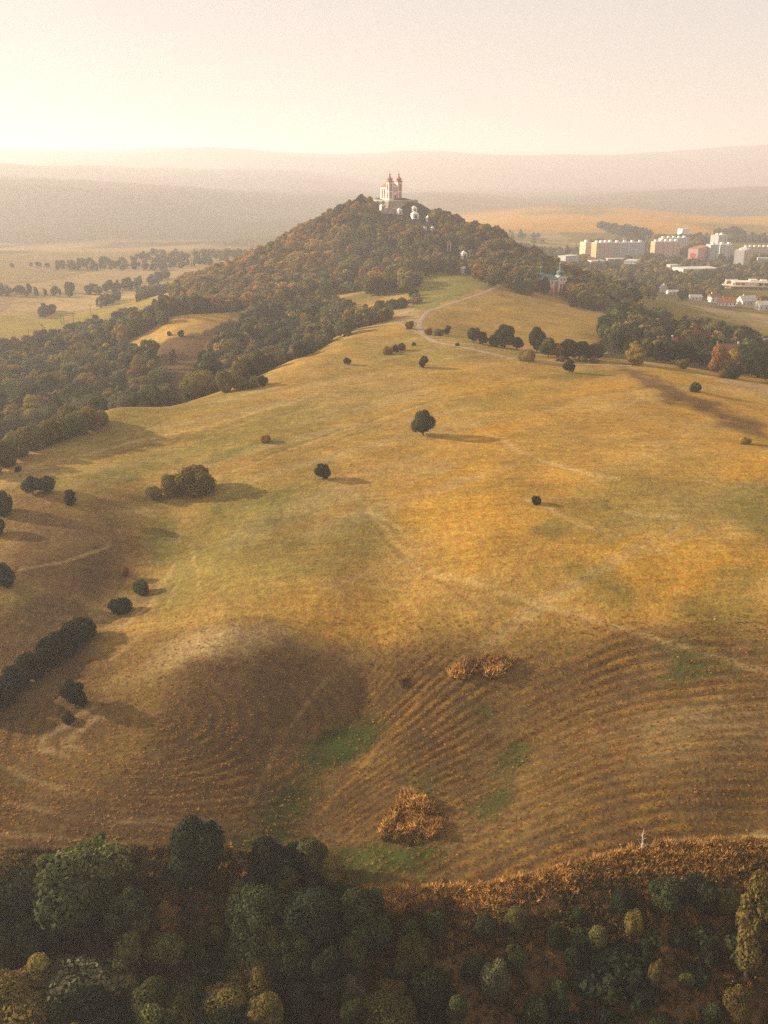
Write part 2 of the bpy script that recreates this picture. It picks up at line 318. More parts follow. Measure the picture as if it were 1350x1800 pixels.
def build_ground():
    ys = axis(-1500, 16000, 98, 262, 0.75, 0.0125); xs = axis2(8000, 72, 0.75, 0.022)
    X, Yg = np.meshgrid(xs, ys); sh = X.shape
    Z = height(X, Yg)
    u, v = project(X, Yg, Z)
    # mowing rows as real relief
    ph, amp = rows_field(X, Yg)
    field = (v < 1500 + 75 * np.clip((u - 350) / 330, 0, 1) - 90 * sstep(720, 1150, u)) & (v > 600)
    lower_edge = np.interp(u, [-300, 0, 300, 420, 560, 640, 700, 850, 1000, 1100, 1180, 1350, 1600], [1500, 1500, 1490, 1500, 1540, 1568, 1566, 1560, 1525, 1497, 1484, 1480, 1478])
    fieldm = sstep(6, -6, v - lower_edge)
    swath = (0.5 + 0.5 * np.cos(2 * np.pi * ph))
    jag = fbm(X, Yg, 3.0, 3)
    Z = Z + amp * fieldm * 0.26 * (swath - 0.5) * np.clip(0.8 + 1.5 * jag, 0, 2)
    # uneven tussocks on the rough slope below the field
    rough = (1 - fieldm) * sstep(60, 95, Yg) * sstep(210, 190, Yg)
    Z = Z + rough * (0.7 * fbm(X, Yg, 3.5, 3) - 0.3)
    V = np.stack([X, Yg, Z], -1).reshape(-1, 3)
    ny, nx = sh
    i = np.arange(ny * nx).reshape(ny, nx)
    Fq = np.stack([i[:-1, :-1], i[:-1, 1:], i[1:, 1:], i[1:, :-1]], -1).reshape(-1, 4)
    me = mesh_np('ground', V, Fq, True)

    # ---- cover colours (what grows or lies there)
    C = np.empty(sh + (3,)); C[:] = C_FAR
    def lay(m, col):
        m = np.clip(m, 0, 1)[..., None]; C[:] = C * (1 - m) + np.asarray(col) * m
    n30, n80, n12 = fbm(X, Yg, 30, 4), fbm(X + 77, Yg, 85, 3), fbm(X, Yg + 50, 11, 4)
    u0, v0 = u, v; wpx = np.clip(F / np.maximum(Yg, 90) * 2.2, 0, 30)
    u = u0 + wpx * (2.2 * fbm(X + 11, Yg, 24, 4) + 1.0 * fbm(X, Yg + 31, 6, 3)); v = v0 + wpx * 0.55 * (2.2 * fbm(X - 61, Yg + 7, 24, 4) + 1.0 * fbm(X + 5, Yg - 31, 6, 3))
    # streaks that follow the mowing direction of the upper field
    ca, sa = math.cos(0.62), math.sin(0.62)
    S, T = X * ca + Yg * sa, -X * sa + Yg * ca
    st = fbm(S * 0.10, T, 7, 4); st2 = fbm(S * 0.06, T, 2.6, 3)
    big = sstep(540, 480, Yg) * (v > 560)
    lay(big, C_DRY)
    lay(big * sstep(-0.15, 0.5, n30 + 0.3 * n12 + 0.35 * st) * 0.75, C_OLIVE)
    # golden right half, greener middle left
    gold = sstep(560, 900, u + 0.25 * (v - 800)) * sstep(620, 700, v) * sstep(1190, 1040, v)
    lay(big * gold * np.clip(0.65 + 0.9 * n30 + 0.3 * st, 0, 1), C_GOLD)
    lay(big * sstep(0.05, 0.5, st + 0.3 * n80) * 0.5, C_STRAW * 0.8)
    lay(big * sstep(0.1, 0.5, -st2) * 0.3 * sstep(1050, 900, v), C_OLIVE)
    # lower field: browner stubble, darkened further for the dim vignette at the frame's foot
    low = big * sstep(1060, 1180, v + 30 * n30)
    lay(low * np.clip(0.92 + 0.3 * n30, 0, 1), C_BROWN * 0.8); lay(low * sstep(620, 380, u) * 0.6, C_BROWN * 0.66)
    lay(low * amp * swath * np.clip(0.5 + 1.2 * jag, 0, 1) * 0.9, C_GOLD * 0.62)
    lay(low * amp * sstep(0.8, 0.2, swath) * 0.7, C_BROWN * 0.45)
    lay(big * sstep(1090, 1250, v) * sstep(980, 1250, u) * sstep(1420, 1250, v) * np.clip(0.4 + n12, 0, 1) * 0.55 * (0.4 + 0.6 * swath), C_STRAW * 0.75)
    # upper left lighter band, left slope brown
    def ell(uu, vv, ru, rv, ang=0.0, soft=0.6):
        a = math.radians(ang); du, dv = u - uu, v - vv
        e = np.hypot((du * math.cos(a) + dv * math.sin(a)) / ru, (-du * math.sin(a) + dv * math.cos(a)) / rv)
        return sstep(1 + soft * 0.7, 1 - soft * 1.2, e + 0.5 * n12 + 0.25 * n30) * (Yg < 560)
    for (uu, vv, ru, rv, an, col, k) in [
        (110, 970, 190, 95, -8, C_BROWN, 0.9), (60, 900, 90, 50, 0, C_BROWN * 1.2, 0.6), (90, 1060, 150, 60, -20, C_BROWN, 0.8),
        (470, 885, 95, 40, 8, C_GREEN, 0.55), (420, 960, 150, 70, 15, C_GREEN, 0.5), (290, 960, 45, 95, -12, C_GREEN * 0.8, 0.7),
        (380, 1010, 110, 50, -10, C_OLIVE, 0.7), (300, 800, 170, 28, -18, C_GREEN * 1.3, 0.5), (420, 790, 60, 12, -28, C_GREEN, 0.7), (480, 772, 30, 10, 0, C_GREEN, 0.7),
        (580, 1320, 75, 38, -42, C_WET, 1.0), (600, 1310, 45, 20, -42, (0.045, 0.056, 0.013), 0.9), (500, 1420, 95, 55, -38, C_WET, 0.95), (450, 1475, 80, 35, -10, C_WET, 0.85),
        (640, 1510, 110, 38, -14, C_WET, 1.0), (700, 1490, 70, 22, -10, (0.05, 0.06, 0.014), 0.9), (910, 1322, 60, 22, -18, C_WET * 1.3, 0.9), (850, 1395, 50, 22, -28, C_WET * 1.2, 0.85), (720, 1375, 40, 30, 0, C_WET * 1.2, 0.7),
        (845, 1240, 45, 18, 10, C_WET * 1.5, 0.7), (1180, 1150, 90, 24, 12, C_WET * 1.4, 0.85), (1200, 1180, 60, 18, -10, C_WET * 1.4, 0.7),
        (960, 930, 40, 22, -10, C_GREEN, 0.6), (1030, 1015, 70, 26, 5, C_GREEN, 0.5), (1270, 1020, 50, 26, 0, C_GREEN, 0.5), (1330, 900, 60, 70, 0, C_GREEN, 0.6), (1040, 1050, 70, 28, 8, C_GREEN, 0.45), (1250, 1080, 90, 40, 10, C_OLIVE * 0.8, 0.7),
        (1150, 880, 200, 60, -5, C_OLIVE, 0.6), (900, 700, 120, 18, -12, C_OLIVE, 0.5), (640, 940, 70, 45, -30, C_GREEN, 0.5), (560, 720, 200, 30, -14, C_OLIVE * 1.05, 0.4), (1060, 780, 180, 50, -8, C_DRY, 0.4),
        (1190, 690, 95, 12, 24, C_BROWN * 1.1, 0.95), (1280, 735, 110, 16, 22, C_BROWN, 0.95), (1140, 665, 60, 9, 20, C_BROWN * 1.2, 0.8), (1020, 660, 70, 8, 0, C_GREEN, 0.6),
        (400, 1135, 90, 22, -12, C_STRAW, 0.75), (300, 1150, 90, 26, -28, C_STRAW * 0.75, 0.5), (600, 1080, 120, 36, 10, C_GOLD, 0.5), (230, 1230, 60, 90, 30, C_DRY * .8, 0.45), (470, 1160, 90, 55, 25, C_BROWN * 0.9, 0.45), (400, 1230, 120, 55, -10, C_BROWN * 0.8, 0.5),  # mound's straw crest and brown flank carry its sun and shade in colour
        (60, 1370, 130, 60, -15, C_DRY * 0.6, 0.3), (190, 1440, 240, 40, -3, C_BROWN * 0.95, 0.5), (1320, 820, 60, 22, -8, C_GOLD * 1.1, 0.8), (760, 900, 150, 50, 30, C_GOLD * 0.95, 0.5)]:
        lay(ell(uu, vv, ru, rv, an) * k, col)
    # tracks and wheel lines
    def track(pl, w, col, k=0.8, brk=0.25):
        d = line_dist(u0 + 0.25 * (u - u0), v0 + 0.25 * (v - v0), pl); ww = w * np.interp(v, [600, 900, 1400], [0.7, 1.2, 2.0])
        lay(sstep(1.5, 0.3, d / ww) * k * 0.72 * np.clip(0.8 + 1.2 * n12 + brk, 0, 1) * (Yg < 560), col)
    for pl, w, col, k in [
        ([(0, 832), (90, 812), (180, 792), (290, 765), (420, 733), (560, 692)], 2.2, C_STRAW, 0.7), ([(30, 838), (140, 812), (300, 773), (430, 740)], 1.6, C_BROWN, 0.6),
        ([(380, 842), (480, 800), (600, 760), (720, 720), (840, 690)], 1.8, C_STRAW, 0.55), ([(390, 838), (500, 788), (640, 745), (760, 705), (860, 685), (985, 655)], 1.6, C_GREEN, 0.6),
        ([(240, 792), (380, 762), (520, 722), (640, 690)], 1.6, C_BROWN, 0.45), ([(520, 800), (640, 760), (700, 735)], 1.5, C_GREEN, 0.55), ([(420, 700), (560, 668), (700, 640)], 1.5, C_BROWN, 0.35), ([(560, 735), (700, 690), (860, 660)], 1.5, C_BROWN, 0.4),
        ([(598, 845), (640, 890), (700, 955), (735, 1000), (800, 1012), (870, 1035), (960, 1068), (1080, 1102), (1180, 1132), (1260, 1155), (1370, 1188)], 2.8, C_STRAW * 0.9, 0.62),
        ([(640, 905), (700, 975), (740, 1010), (850, 1042), (960, 1080), (1080, 1115), (1180, 1145), (1370, 1200)], 2.0, C_BROWN, 0.6),
        ([(690, 960), (760, 1010), (830, 1060), (900, 1100)], 2.5, C_BROWN * 1.2, 0.5), ([(620, 903), (660, 905), (700, 925), (720, 950)], 2.0, C_STRAW, 0.6),
        ([(855, 762), (905, 785), (960, 812), (1020, 832), (1085, 842)], 3.0, C_STRAW, 0.75), ([(870, 775), (920, 800), (1000, 832)], 1.5, C_OLIVE, 0.6), ([(920, 880), (950, 888), (980, 905)], 3.0, C_STRAW, 0.9),
        ([(985, 905), (1010, 920), (1050, 932), (1090, 940)], 2.6, C_STRAW * 0.9, 0.75), ([(1100, 900), (1150, 903), (1190, 910), (1190, 925), (1170, 940)], 3.0, C_STRAW * 0.9, 0.8), ([(1160, 903), (1185, 920), (1175, 935)], 2.0, C_BROWN, 0.6), ([(1090, 960), (1130, 960), (1175, 972)], 2.2, C_STRAW, 0.7),
        ([(1075, 845), (1060, 880), (1056, 905), (1065, 925)], 1.6, C_GREEN, 0.6), ([(1085, 845), (1070, 880), (1066, 905)], 1.4, C_BROWN, 0.5), ([(1150, 785), (1175, 780)], 2, C_STRAW, 0.7), ([(1280, 830), (1310, 850), (1340, 880)], 1.6, C_OLIVE, 0.7),
        ([(1180, 1035), (1220, 1045), (1260, 1060)], 2.0, C_STRAW * 0.9, 0.5), ([(640, 560), (600, 590), (530, 625), (470, 660)], 2.0, C_STRAW, 0.7),
        ([(40, 1000), (110, 988), (190, 962)], 1.8, C_STRAW, 0.7), ([(50, 1005), (150, 982), (200, 962)], 1.3, C_BROWN * 0.6, 0.7),
        ([(330, 960), (345, 1000), (350, 1040)], 1.6, C_STRAW, 0.5), ([(300, 1000), (255, 1060), (200, 1110)], 2.0, C_STRAW * 0.9, 0.5), ([(320, 1010), (290, 1060), (250, 1110), (190, 1160)], 1.6, C_STRAW * 0.9, 0.4),
        ([(165, 1240), (110, 1280), (75, 1300), (70, 1320), (110, 1330)], 3.5, C_STRAW * 0.8, 0.5), ([(175, 1255), (130, 1290), (110, 1310), (140, 1320)], 3.0, C_STRAW * 0.8, 0.5),
        ([(0, 1345), (60, 1375), (140, 1400)], 2.5, C_STRAW * 0.7, 0.5), ([(0, 1415), (60, 1425), (150, 1440), (300, 1445)], 2.0, C_STRAW * 0.7, 0.45), ([(0, 1468), (150, 1478), (290, 1488)], 2.2, C_STRAW * 0.6, 0.5),
        ([(440, 1410), (480, 1330), (520, 1250), (570, 1190)], 1.5, C_STRAW * 0.8, 0.5), ([(470, 1390), (510, 1310), (560, 1240)], 1.5, C_BROWN * 0.7, 0.5), ([(560, 1430), (620, 1370), (680, 1290), (740, 1220)], 1.6, C_GOLD, 0.45),
        ([(480, 600), (540, 583), (600, 560)], 1, C_STRAW, 0.1)]:
        track(pl, w, col, k)
    # rough slope below the field
    lay((1 - fieldm) * (Yg < 230) * sstep(1440, 1470, v), C_BROWN * 0.8)
    lay((1 - fieldm) * (Yg < 230) * sstep(1440, 1470, v) * sstep(0.0, 0.5, n12) * 0.7, C_BROWN * 1.5)
    lay((1 - fieldm) * (Yg < 230) * sstep(640, 560, u) * sstep(1490, 1540, v), C_FLOOR)
    # a bright rim of tall straw along the field edge
    lay(sstep(14, 4, np.abs(v - lower_edge - 2)) * (Yg < 230) * sstep(600, 680, u) * 0.8, C_STRAW)
    # valley, hill and scrub
    mid = sstep(480, 540, Yg) * sstep(1150, 950, Yg); 
    left = ((u < 560) & (Yg > 330) & (Yg < 700) & (v < 735)) * 1.0
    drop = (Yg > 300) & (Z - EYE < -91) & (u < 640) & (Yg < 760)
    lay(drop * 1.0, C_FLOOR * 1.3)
    sc_ = (Yg > 600) & (Yg < 800) & (u > 400) & (u < 760) & (v > 480)
    lay(sc_ * 1.0, C_OLIVE * 0.9); lay(sc_ * sstep(0.0, 0.35, n30), C_DRY)
    lay(in_poly(u, v, BROWN_SLOPE) & (Yg > 440) & (Yg < 640), C_BROWN)
    lay((in_poly(u, v, [(205, 605), (250, 570), (320, 548), (410, 548), (380, 575), (300, 595), (240, 620)]) & (Yg > 520) & (Yg < 660)) * 1.0, C_DRY * 1.05)
    mead = in_poly(u, v, [(738, 545), (800, 460), (870, 490), (990, 520), (1080, 570), (1060, 612), (900, 612), (760, 600)]) & (Yg > 460) & (Yg < 780)
    lay(mead * 1.0, C_DRY * 0.95); lay(mead * sstep(-0.1, 0.4, n30 + 0.4 * n12) * 0.6, C_OLIVE)
    mead2 = in_poly(u, v, [(725, 545), (700, 490), (730, 462), (810, 462), (870, 498), (760, 540)]) & (Yg > 560) & (Yg < 800)
    lay(mead2 * 1.0, C_GREEN * 0.7 + C_OLIVE * 0.5)
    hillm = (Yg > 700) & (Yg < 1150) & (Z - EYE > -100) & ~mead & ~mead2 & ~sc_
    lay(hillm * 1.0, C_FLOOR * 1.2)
    rs = in_poly(u, v, [(1105, 515), (1180, 530), (1270, 556), (1350, 585), (1450, 610), (1450, 640), (1350, 615), (1200, 575), (1110, 545)]) & (Yg > 580) & (Yg < 760)
    lay(rs * 1.0, C_OLIVE * 1.0)
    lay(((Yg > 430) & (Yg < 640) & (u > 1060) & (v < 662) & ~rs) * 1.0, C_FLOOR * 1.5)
    # earth bank at the right edge of the field
    lay((in_poly(u, v, [(1210, 655), (1290, 668), (1360, 690), (1450, 720), (1450, 760), (1350, 700), (1290, 682)]) & (Yg < 470)) * (0.55 + 0.4 * n12), C_EARTH * 1.2)
    # valley fields far left
    vf = (Yg > 640) & (Yg < 1500) & (u < 640) & (Z - EYE < -100)
    lay(vf * 1.0, C_FAR)
    lay((vf & in_poly(u, v, [(-300, 640), (-300, 560), (0, 557), (150, 545), (300, 520), (330, 530), (200, 570), (0, 610)])) * 1.0, C_OLIVE * 1.25)
    lay((vf & in_poly(u, v, [(20, 550), (140, 515), (270, 495), (320, 490), (320, 515), (160, 540), (60, 552)])) * 1.0, C_STRAW * 0.8)
    lay((vf & in_poly(u, v, [(-300, 560), (0, 553), (60, 500), (200, 470), (400, 452), (600, 430), (600, 400), (-300, 400)])) * 1.0, C_FAR * 0.8)
    lay(((Yg > 1350) & (u < 640)) * sstep(-0.2, 0.2, fbm(X, Yg, 220, 3) + 0.2 * (Yg > 1600)), C_WOOD)
    # town floor and gold hills
    town = (Yg > 780) & (Yg < 1900) & (u > 900)
    lay(town * 1.0, C_OLIVE * 0.75); lay(town * sstep(0.1, 0.4, fbm(X, Yg, 60, 3)), C_FAR * 0.9)
    gh = (Yg > 1880) & (Yg < 3000) & (u > 640)
    lay(gh * 1.0, C_GOLD * 0.95); lay(gh * sstep(0.05, 0.4, fbm(X + 40, Yg * 0.6, 260, 3)), C_OLIVE)
    lay(sstep(2700, 3100, Yg) * (u > 640), C_WOOD); lay(sstep(1700, 2100, Yg) * (u <= 640), C_WOOD)
    lay(sstep(2700, 3300, Yg) * sstep(0.3, 0.5, fbm(X, Yg, 420, 3)) * sstep(700, 900, u) * sstep(4300, 3700, Yg) * 0.7, C_FAR)
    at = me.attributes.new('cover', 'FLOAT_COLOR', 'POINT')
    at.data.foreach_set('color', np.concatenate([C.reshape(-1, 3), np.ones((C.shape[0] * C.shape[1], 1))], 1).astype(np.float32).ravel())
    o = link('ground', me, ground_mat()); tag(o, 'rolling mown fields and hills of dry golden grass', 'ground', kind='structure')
    return o
GROUND = build_ground()
# ------------------------------------------------------------------ vegetation
def foliage_mat(name='foliage', inst=False, mix=0.3):
    m = bpy.data.materials.new(name); m.use_nodes = True; nt = m.node_tree; nt.nodes.clear()
    N = nt.nodes.new; L = nt.links.new
    o = N('ShaderNodeOutputMaterial'); oi = N('ShaderNodeObjectInfo'); at = N('ShaderNodeAttribute'); at.attribute_name = 'leaf'
    sep = N('ShaderNodeSeparateColor'); L(at.outputs['Color'], sep.inputs[0])
    hs = N('ShaderNodeHueSaturation')
    if inst: ti = N('ShaderNodeAttribute'); ti.attribute_type = 'INSTANCER'; ti.attribute_name = 'tint'; L(ti.outputs['Color'], hs.inputs['Color'])
    else: L(oi.outputs['Color'], hs.inputs['Color'])
    h = N('ShaderNodeMapRange'); L(sep.outputs[1], h.inputs['Value']); h.inputs['To Min'].default_value = 0.472; h.inputs['To Max'].default_value = 0.522; L(h.outputs[0], hs.inputs['Hue'])
    v = N('ShaderNodeMapRange'); L(sep.outputs[0], v.inputs['Value']); v.inputs['To Min'].default_value = 0.55; v.inputs['To Max'].default_value = 1.55
    v2 = N('ShaderNodeMapRange'); L(oi.outputs['Random'], v2.inputs['Value']); v2.inputs['To Min'].default_value = 0.75; v2.inputs['To Max'].default_value = 1.3
    mu = N('ShaderNodeMath'); mu.operation = 'MULTIPLY'; L(v.outputs[0], mu.inputs[0]); L(v2.outputs[0], mu.inputs[1]); L(mu.outputs[0], hs.inputs['Value'])
    d = N('ShaderNodeBsdfDiffuse'); t = N('ShaderNodeBsdfTranslucent'); mx = N('ShaderNodeMixShader'); mx.inputs[0].default_value = mix
    L(hs.outputs[0], d.inputs['Color']); L(hs.outputs[0], t.inputs['Color']); L(d.outputs[0], mx.inputs[1]); L(t.outputs[0], mx.inputs[2]); L(mx.outputs[0], o.inputs[0])
    return m
M_LEAF = foliage_mat(); M_LEAF_I = foliage_mat('foliage_mass', True); M_GRASS_I = foliage_mat('dry_blades', True, 0.5)
M_BARK = plain('bark', (0.11, 0.085, 0.06), var=0.3, scale=3)
M_PALEBARK = plain('pale_bark', (0.55, 0.47, 0.38), var=0.3, scale=4)

SHAPES = {  # height, half width, crown bottom, lobes, lobe radius (of half width), taper to the top
    'round': (11.0, 4.6, 1.6, 36, 0.34, 0.16), 'oval': (13.0, 3.7, 1.4, 42, 0.34, 0.38), 'spire': (12.0, 2.2, 0.8, 24, 0.46, 0.75),
    'spread': (10.0, 5.6, 1.6, 40, 0.28, 0.12), 'bush': (4.0, 2.7, 0.1, 26, 0.34, 0.28), 'low': (2.4, 2.9, 0.0, 14, 0.36, 0.20), 'airy': (13.0, 3.0, 1.6, 30, 0.30, 0.55)}
def make_foliage(kind, seed, n, size):
    """leaf-clump faces on an uneven union of lobes"""
    g = np.random.default_rng(seed); H, rw, zb, K, lr, tp = SHAPES[kind]
    zc, rz = (H + zb) / 2, (H - zb) / 2
    c = g.normal(size=(K, 3)); c /= np.linalg.norm(c, axis=1)[:, None]; c *= (0.42 + 0.50 * g.random(K))[:, None]
    rl = lr * rw * (0.5 + 1.0 * g.random(K) ** 1.3)
    c[:, 2] = c[:, 2] * (rz - rl * 0.6) + zc
    wid = 1 - tp * np.clip((c[:, 2] - zb) / (H - zb), 0, 1) * 1.1
    wid *= np.where(c[:, 2] < zc, 0.80 + 0.2 * (c[:, 2] - zb) / (zc - zb + 1e-6), 1)
    c[:, 0] *= rw * wid * 0.88; c[:, 1] *= rw * wid * 0.88
    lean = g.normal(size=2) * 0.06 * rw; c[:, 0] += lean[0] * c[:, 2] / H * 4; c[:, 1] += lean[1] * c[:, 2] / H * 4
    w = rl ** 2; w /= w.sum(); P = []; Nn = []; A = []
    tone = g.random(K); hue = g.random(K)
    tot = 0
    while tot < n:
        m = n * 2; k = g.choice(K, m, p=w)
        d = g.normal(size=(m, 3)); d /= np.linalg.norm(d, axis=1)[:, None]
        rad = rl[k] * (0.74 + 0.36 * g.random(m))
        p = c[k] + d * rad[:, None] * np.array((1, 1, 0.92))
        dist = np.linalg.norm(p[:, None, :] - c[None], axis=2) / rl
        dist[np.arange(m), k] = 9
        keep = (dist.min(1) > 0.72) & (p[:, 2] > zb * 0.8)
        p, d, k = p[keep], d[keep], k[keep]
        P.append(p); Nn.append(d); A.append(np.stack([0.55 * tone[k] + 0.45 * g.random(len(k)), 0.6 * hue[k] + 0.4 * g.random(len(k))], 1)); tot += len(p)
    P = np.concatenate(P)[:n]; Nn = np.concatenate(Nn)[:n]; A = np.concatenate(A)[:n]
    nr = Nn + g.normal(size=(n, 3)) * 0.5; nr /= np.linalg.norm(nr, axis=1)[:, None]
    t1 = np.cross(nr, g.normal(size=(n, 3))); t1 /= np.linalg.norm(t1, axis=1)[:, None] + 1e-9; t2 = np.cross(nr, t1)
    s = size * (0.55 + 0.9 * g.random(n))[:, None]; a = s * (0.55 + 0.3 * g.random(n))[:, None]
    V = np.stack([P - t1 * s, P - t2 * a + nr * s * 0.15, P + t1 * s, P + t2 * a + nr * s * 0.15], 1).reshape(-1, 3)
    V[:, 2] = np.maximum(V[:, 2], 0.02)
    # true to the stated height and width
    rr = np.percentile(np.hypot(P[:, 0] - P[:, 0].mean(), P[:, 1] - P[:, 1].mean()), 97); V[:, :2] = (V[:, :2] - P[:, :2].mean(0)) * (rw / rr)
    za, zz_ = np.percentile(P[:, 2], (1, 99.5)); V[:, 2] = zb + (V[:, 2] - za) * (H - zb) / (zz_ - za); V[:, 2] = np.maximum(V[:, 2], 0.02)
    me = mesh_np(kind + '_foliage', V, np.arange(4 * n).reshape(n, 4))
    at = me.attributes.new('leaf', 'FLOAT_COLOR', 'POINT')
    col = np.zeros((n, 4, 4), np.float32); col[:, :, 0] = A[:, 0:1]; col[:, :, 1] = A[:, 1:2]; col[:, :, 3] = 1
    at.data.foreach_set('color', col.ravel()); me.materials.append(M_LEAF)
    return me
def tube(V, Fq, pts, rad, sides=6):
    b = len(V)
    for i, (p, r) in enumerate(zip(pts, rad)):
        q = pts[min(i + 1, len(pts) - 1)] - pts[max(i - 1, 0)]; q = q / (np.linalg.norm(q) + 1e-9)
        e = np.cross(q, (0.31, 0.95, 0.05)); e /= np.linalg.norm(e) + 1e-9; f = np.cross(q, e)
        for k in range(sides):
            a = 2 * math.pi * k / sides; V.append(p + (e * math.cos(a) + f * math.sin(a)) * r)
    for i in range(len(pts) - 1):
        for k in range(sides):
            k2 = (k + 1) % sides; Fq.append((b + i * sides + k, b + i * sides + k2, b + (i + 1) * sides + k2, b + (i + 1) * sides + k))
def make_trunk(kind, seed, mat=None, limbs=7):
    g = np.random.default_rng(seed); H, rw, zb = SHAPES[kind][:3]; V, Fq = [], []
    r0 = 0.028 * H if kind not in ('bush', 'low') else 0.10
    if kind in ('bush', 'low'):
        for k in range(6):
            a = g.random() * 6.28; e = np.array((math.cos(a) * rw * 0.6, math.sin(a) * rw * 0.6, H * 0.75))
            tube(V, Fq, [np.array((e[0] * 0.12, e[1] * 0.12, -0.4)), e * 0.5, e], [r0, r0 * 0.7, r0 * 0.3], 5)
    else:
        top = H * 0.86; pts = [np.array((g.normal() * 0.02 * H * (t > 0), g.normal() * 0.02 * H * (t > 0), t * top)) for t in (0, 0.15, 0.35, 0.6, 0.8, 1.0)]
        pts[0][2] = -0.8
        tube(V, Fq, pts, [r0 * 1.5, r0, r0 * 0.8, r0 * 0.55, r0 * 0.35, r0 * 0.1], 7)
        for k in range(limbs):
            t = 0.22 + 0.6 * k / limbs; b = np.array((0, 0, t * top)); a = k * 2.4 + g.random()
            L_ = rw * (0.85 - 0.5 * t); e = b + np.array((math.cos(a) * L_, math.sin(a) * L_, L_ * 0.7))
            tube(V, Fq, [b, (b + e) / 2 + (0, 0, -0.05 * L_), e], [r0 * 0.42, r0 * 0.28, r0 * 0.1], 5)
    me = mesh_np(kind + '_trunk', np.array(V), np.array(Fq), True); me.materials.append(mat or M_BARK)
    return me

# two grades of foliage: near trees in small leaf clumps, far ones in larger clumps
NEAR = {}; FAR = {}
for k in SHAPES:
    nv = 4 if k in ('round', 'oval', 'bush') else 3
    n, s = {'bush': (5000, 0.135), 'low': (4000, 0.135), 'spire': (7000, 0.18), 'airy': (6000, 0.19)}.get(k, (12000, 0.20))
    nf, sf = {'bush': (420, 0.46), 'low': (360, 0.46), 'spire': (520, 0.62), 'airy': (520, 0.62)}.get(k, (950, 0.74))
    NEAR[k] = [(make_foliage(k, 100 + 7 * i + len(k), n, s), make_trunk(k, 300 + i)) for i in range(nv)]
    FAR[k] = [(make_foliage(k, 500 + 7 * i + len(k), nf, sf), NEAR[k][i][1]) for i in range(nv)]

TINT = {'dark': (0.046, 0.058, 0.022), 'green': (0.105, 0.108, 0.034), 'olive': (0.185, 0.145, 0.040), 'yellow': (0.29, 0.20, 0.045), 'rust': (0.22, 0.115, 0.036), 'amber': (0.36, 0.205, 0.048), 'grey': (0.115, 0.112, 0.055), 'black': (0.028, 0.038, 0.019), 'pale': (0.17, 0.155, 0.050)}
WORD = {'dark': 'dark green', 'green': 'mid green', 'olive': 'olive green', 'yellow': 'yellowish', 'rust': 'rust brown', 'amber': 'amber', 'grey': 'grey green', 'black': 'blackish green', 'pale': 'pale green'}
SHW = {'round': 'round-crowned', 'oval': 'tall oval', 'spire': 'slender pointed', 'spread': 'broad-crowned', 'bush': 'bushy', 'low': 'low spreading', 'airy': 'thin airy'}

def mpp(x, y, z):      # metres per photo pixel at a place
    return (y * CP - (z - EYE) * SP) / F
def plant(name, kind, x, y, z, h, w, tint, label, cat, group=None, rz=None, near=True, var=None, trunk_me=None):
    H0, W0 = SHAPES[kind][0], SHAPES[kind][1] * 2
    src = (NEAR if near else FAR)[kind]; fm, tm = src[var if var is not None else R.randrange(len(src))]
    root = empty(name, (x, y, z), R.random() * 6.28 if rz is None else rz)
    root.scale = (w / W0, w / W0, h / H0); tag(root, label, cat, group)
    bushy = kind in ('bush', 'low')
    t = link('stem' if bushy else 'trunk', trunk_me or tm, None, root); c = link('foliage' if bushy else 'crown', fm, None, root)
    col = np.array(TINT[tint]) * (0.85 + 0.3 * R.random()); c.color = (*col, 1)
    return root

# ---- single trees and bushes picked out in the photo: column, foot row, height and width in pixels
PLACED = []          # (x, y, radius) keeps random planting clear of these
def at_pixel(name, kind, u, v, hp, wp, tint, label, cat, group=None, near=True, ymin=85, **kw):
    x, y, z = hit(u, v, ymin); s = mpp(x, y, z); dep = math.atan2(EYE - z, y)
    w = wp * s; h = max(0.5, 0.6 * w, math.sqrt(max(0.0, hp * hp - (0.92 * wp * math.sin(dep)) ** 2)) * s / math.cos(dep))
    PLACED.append((x, y, w / 2))
    return plant(name, kind, x, y, z - 0.15, h, w, tint, label, cat, group, near=near, **kw)

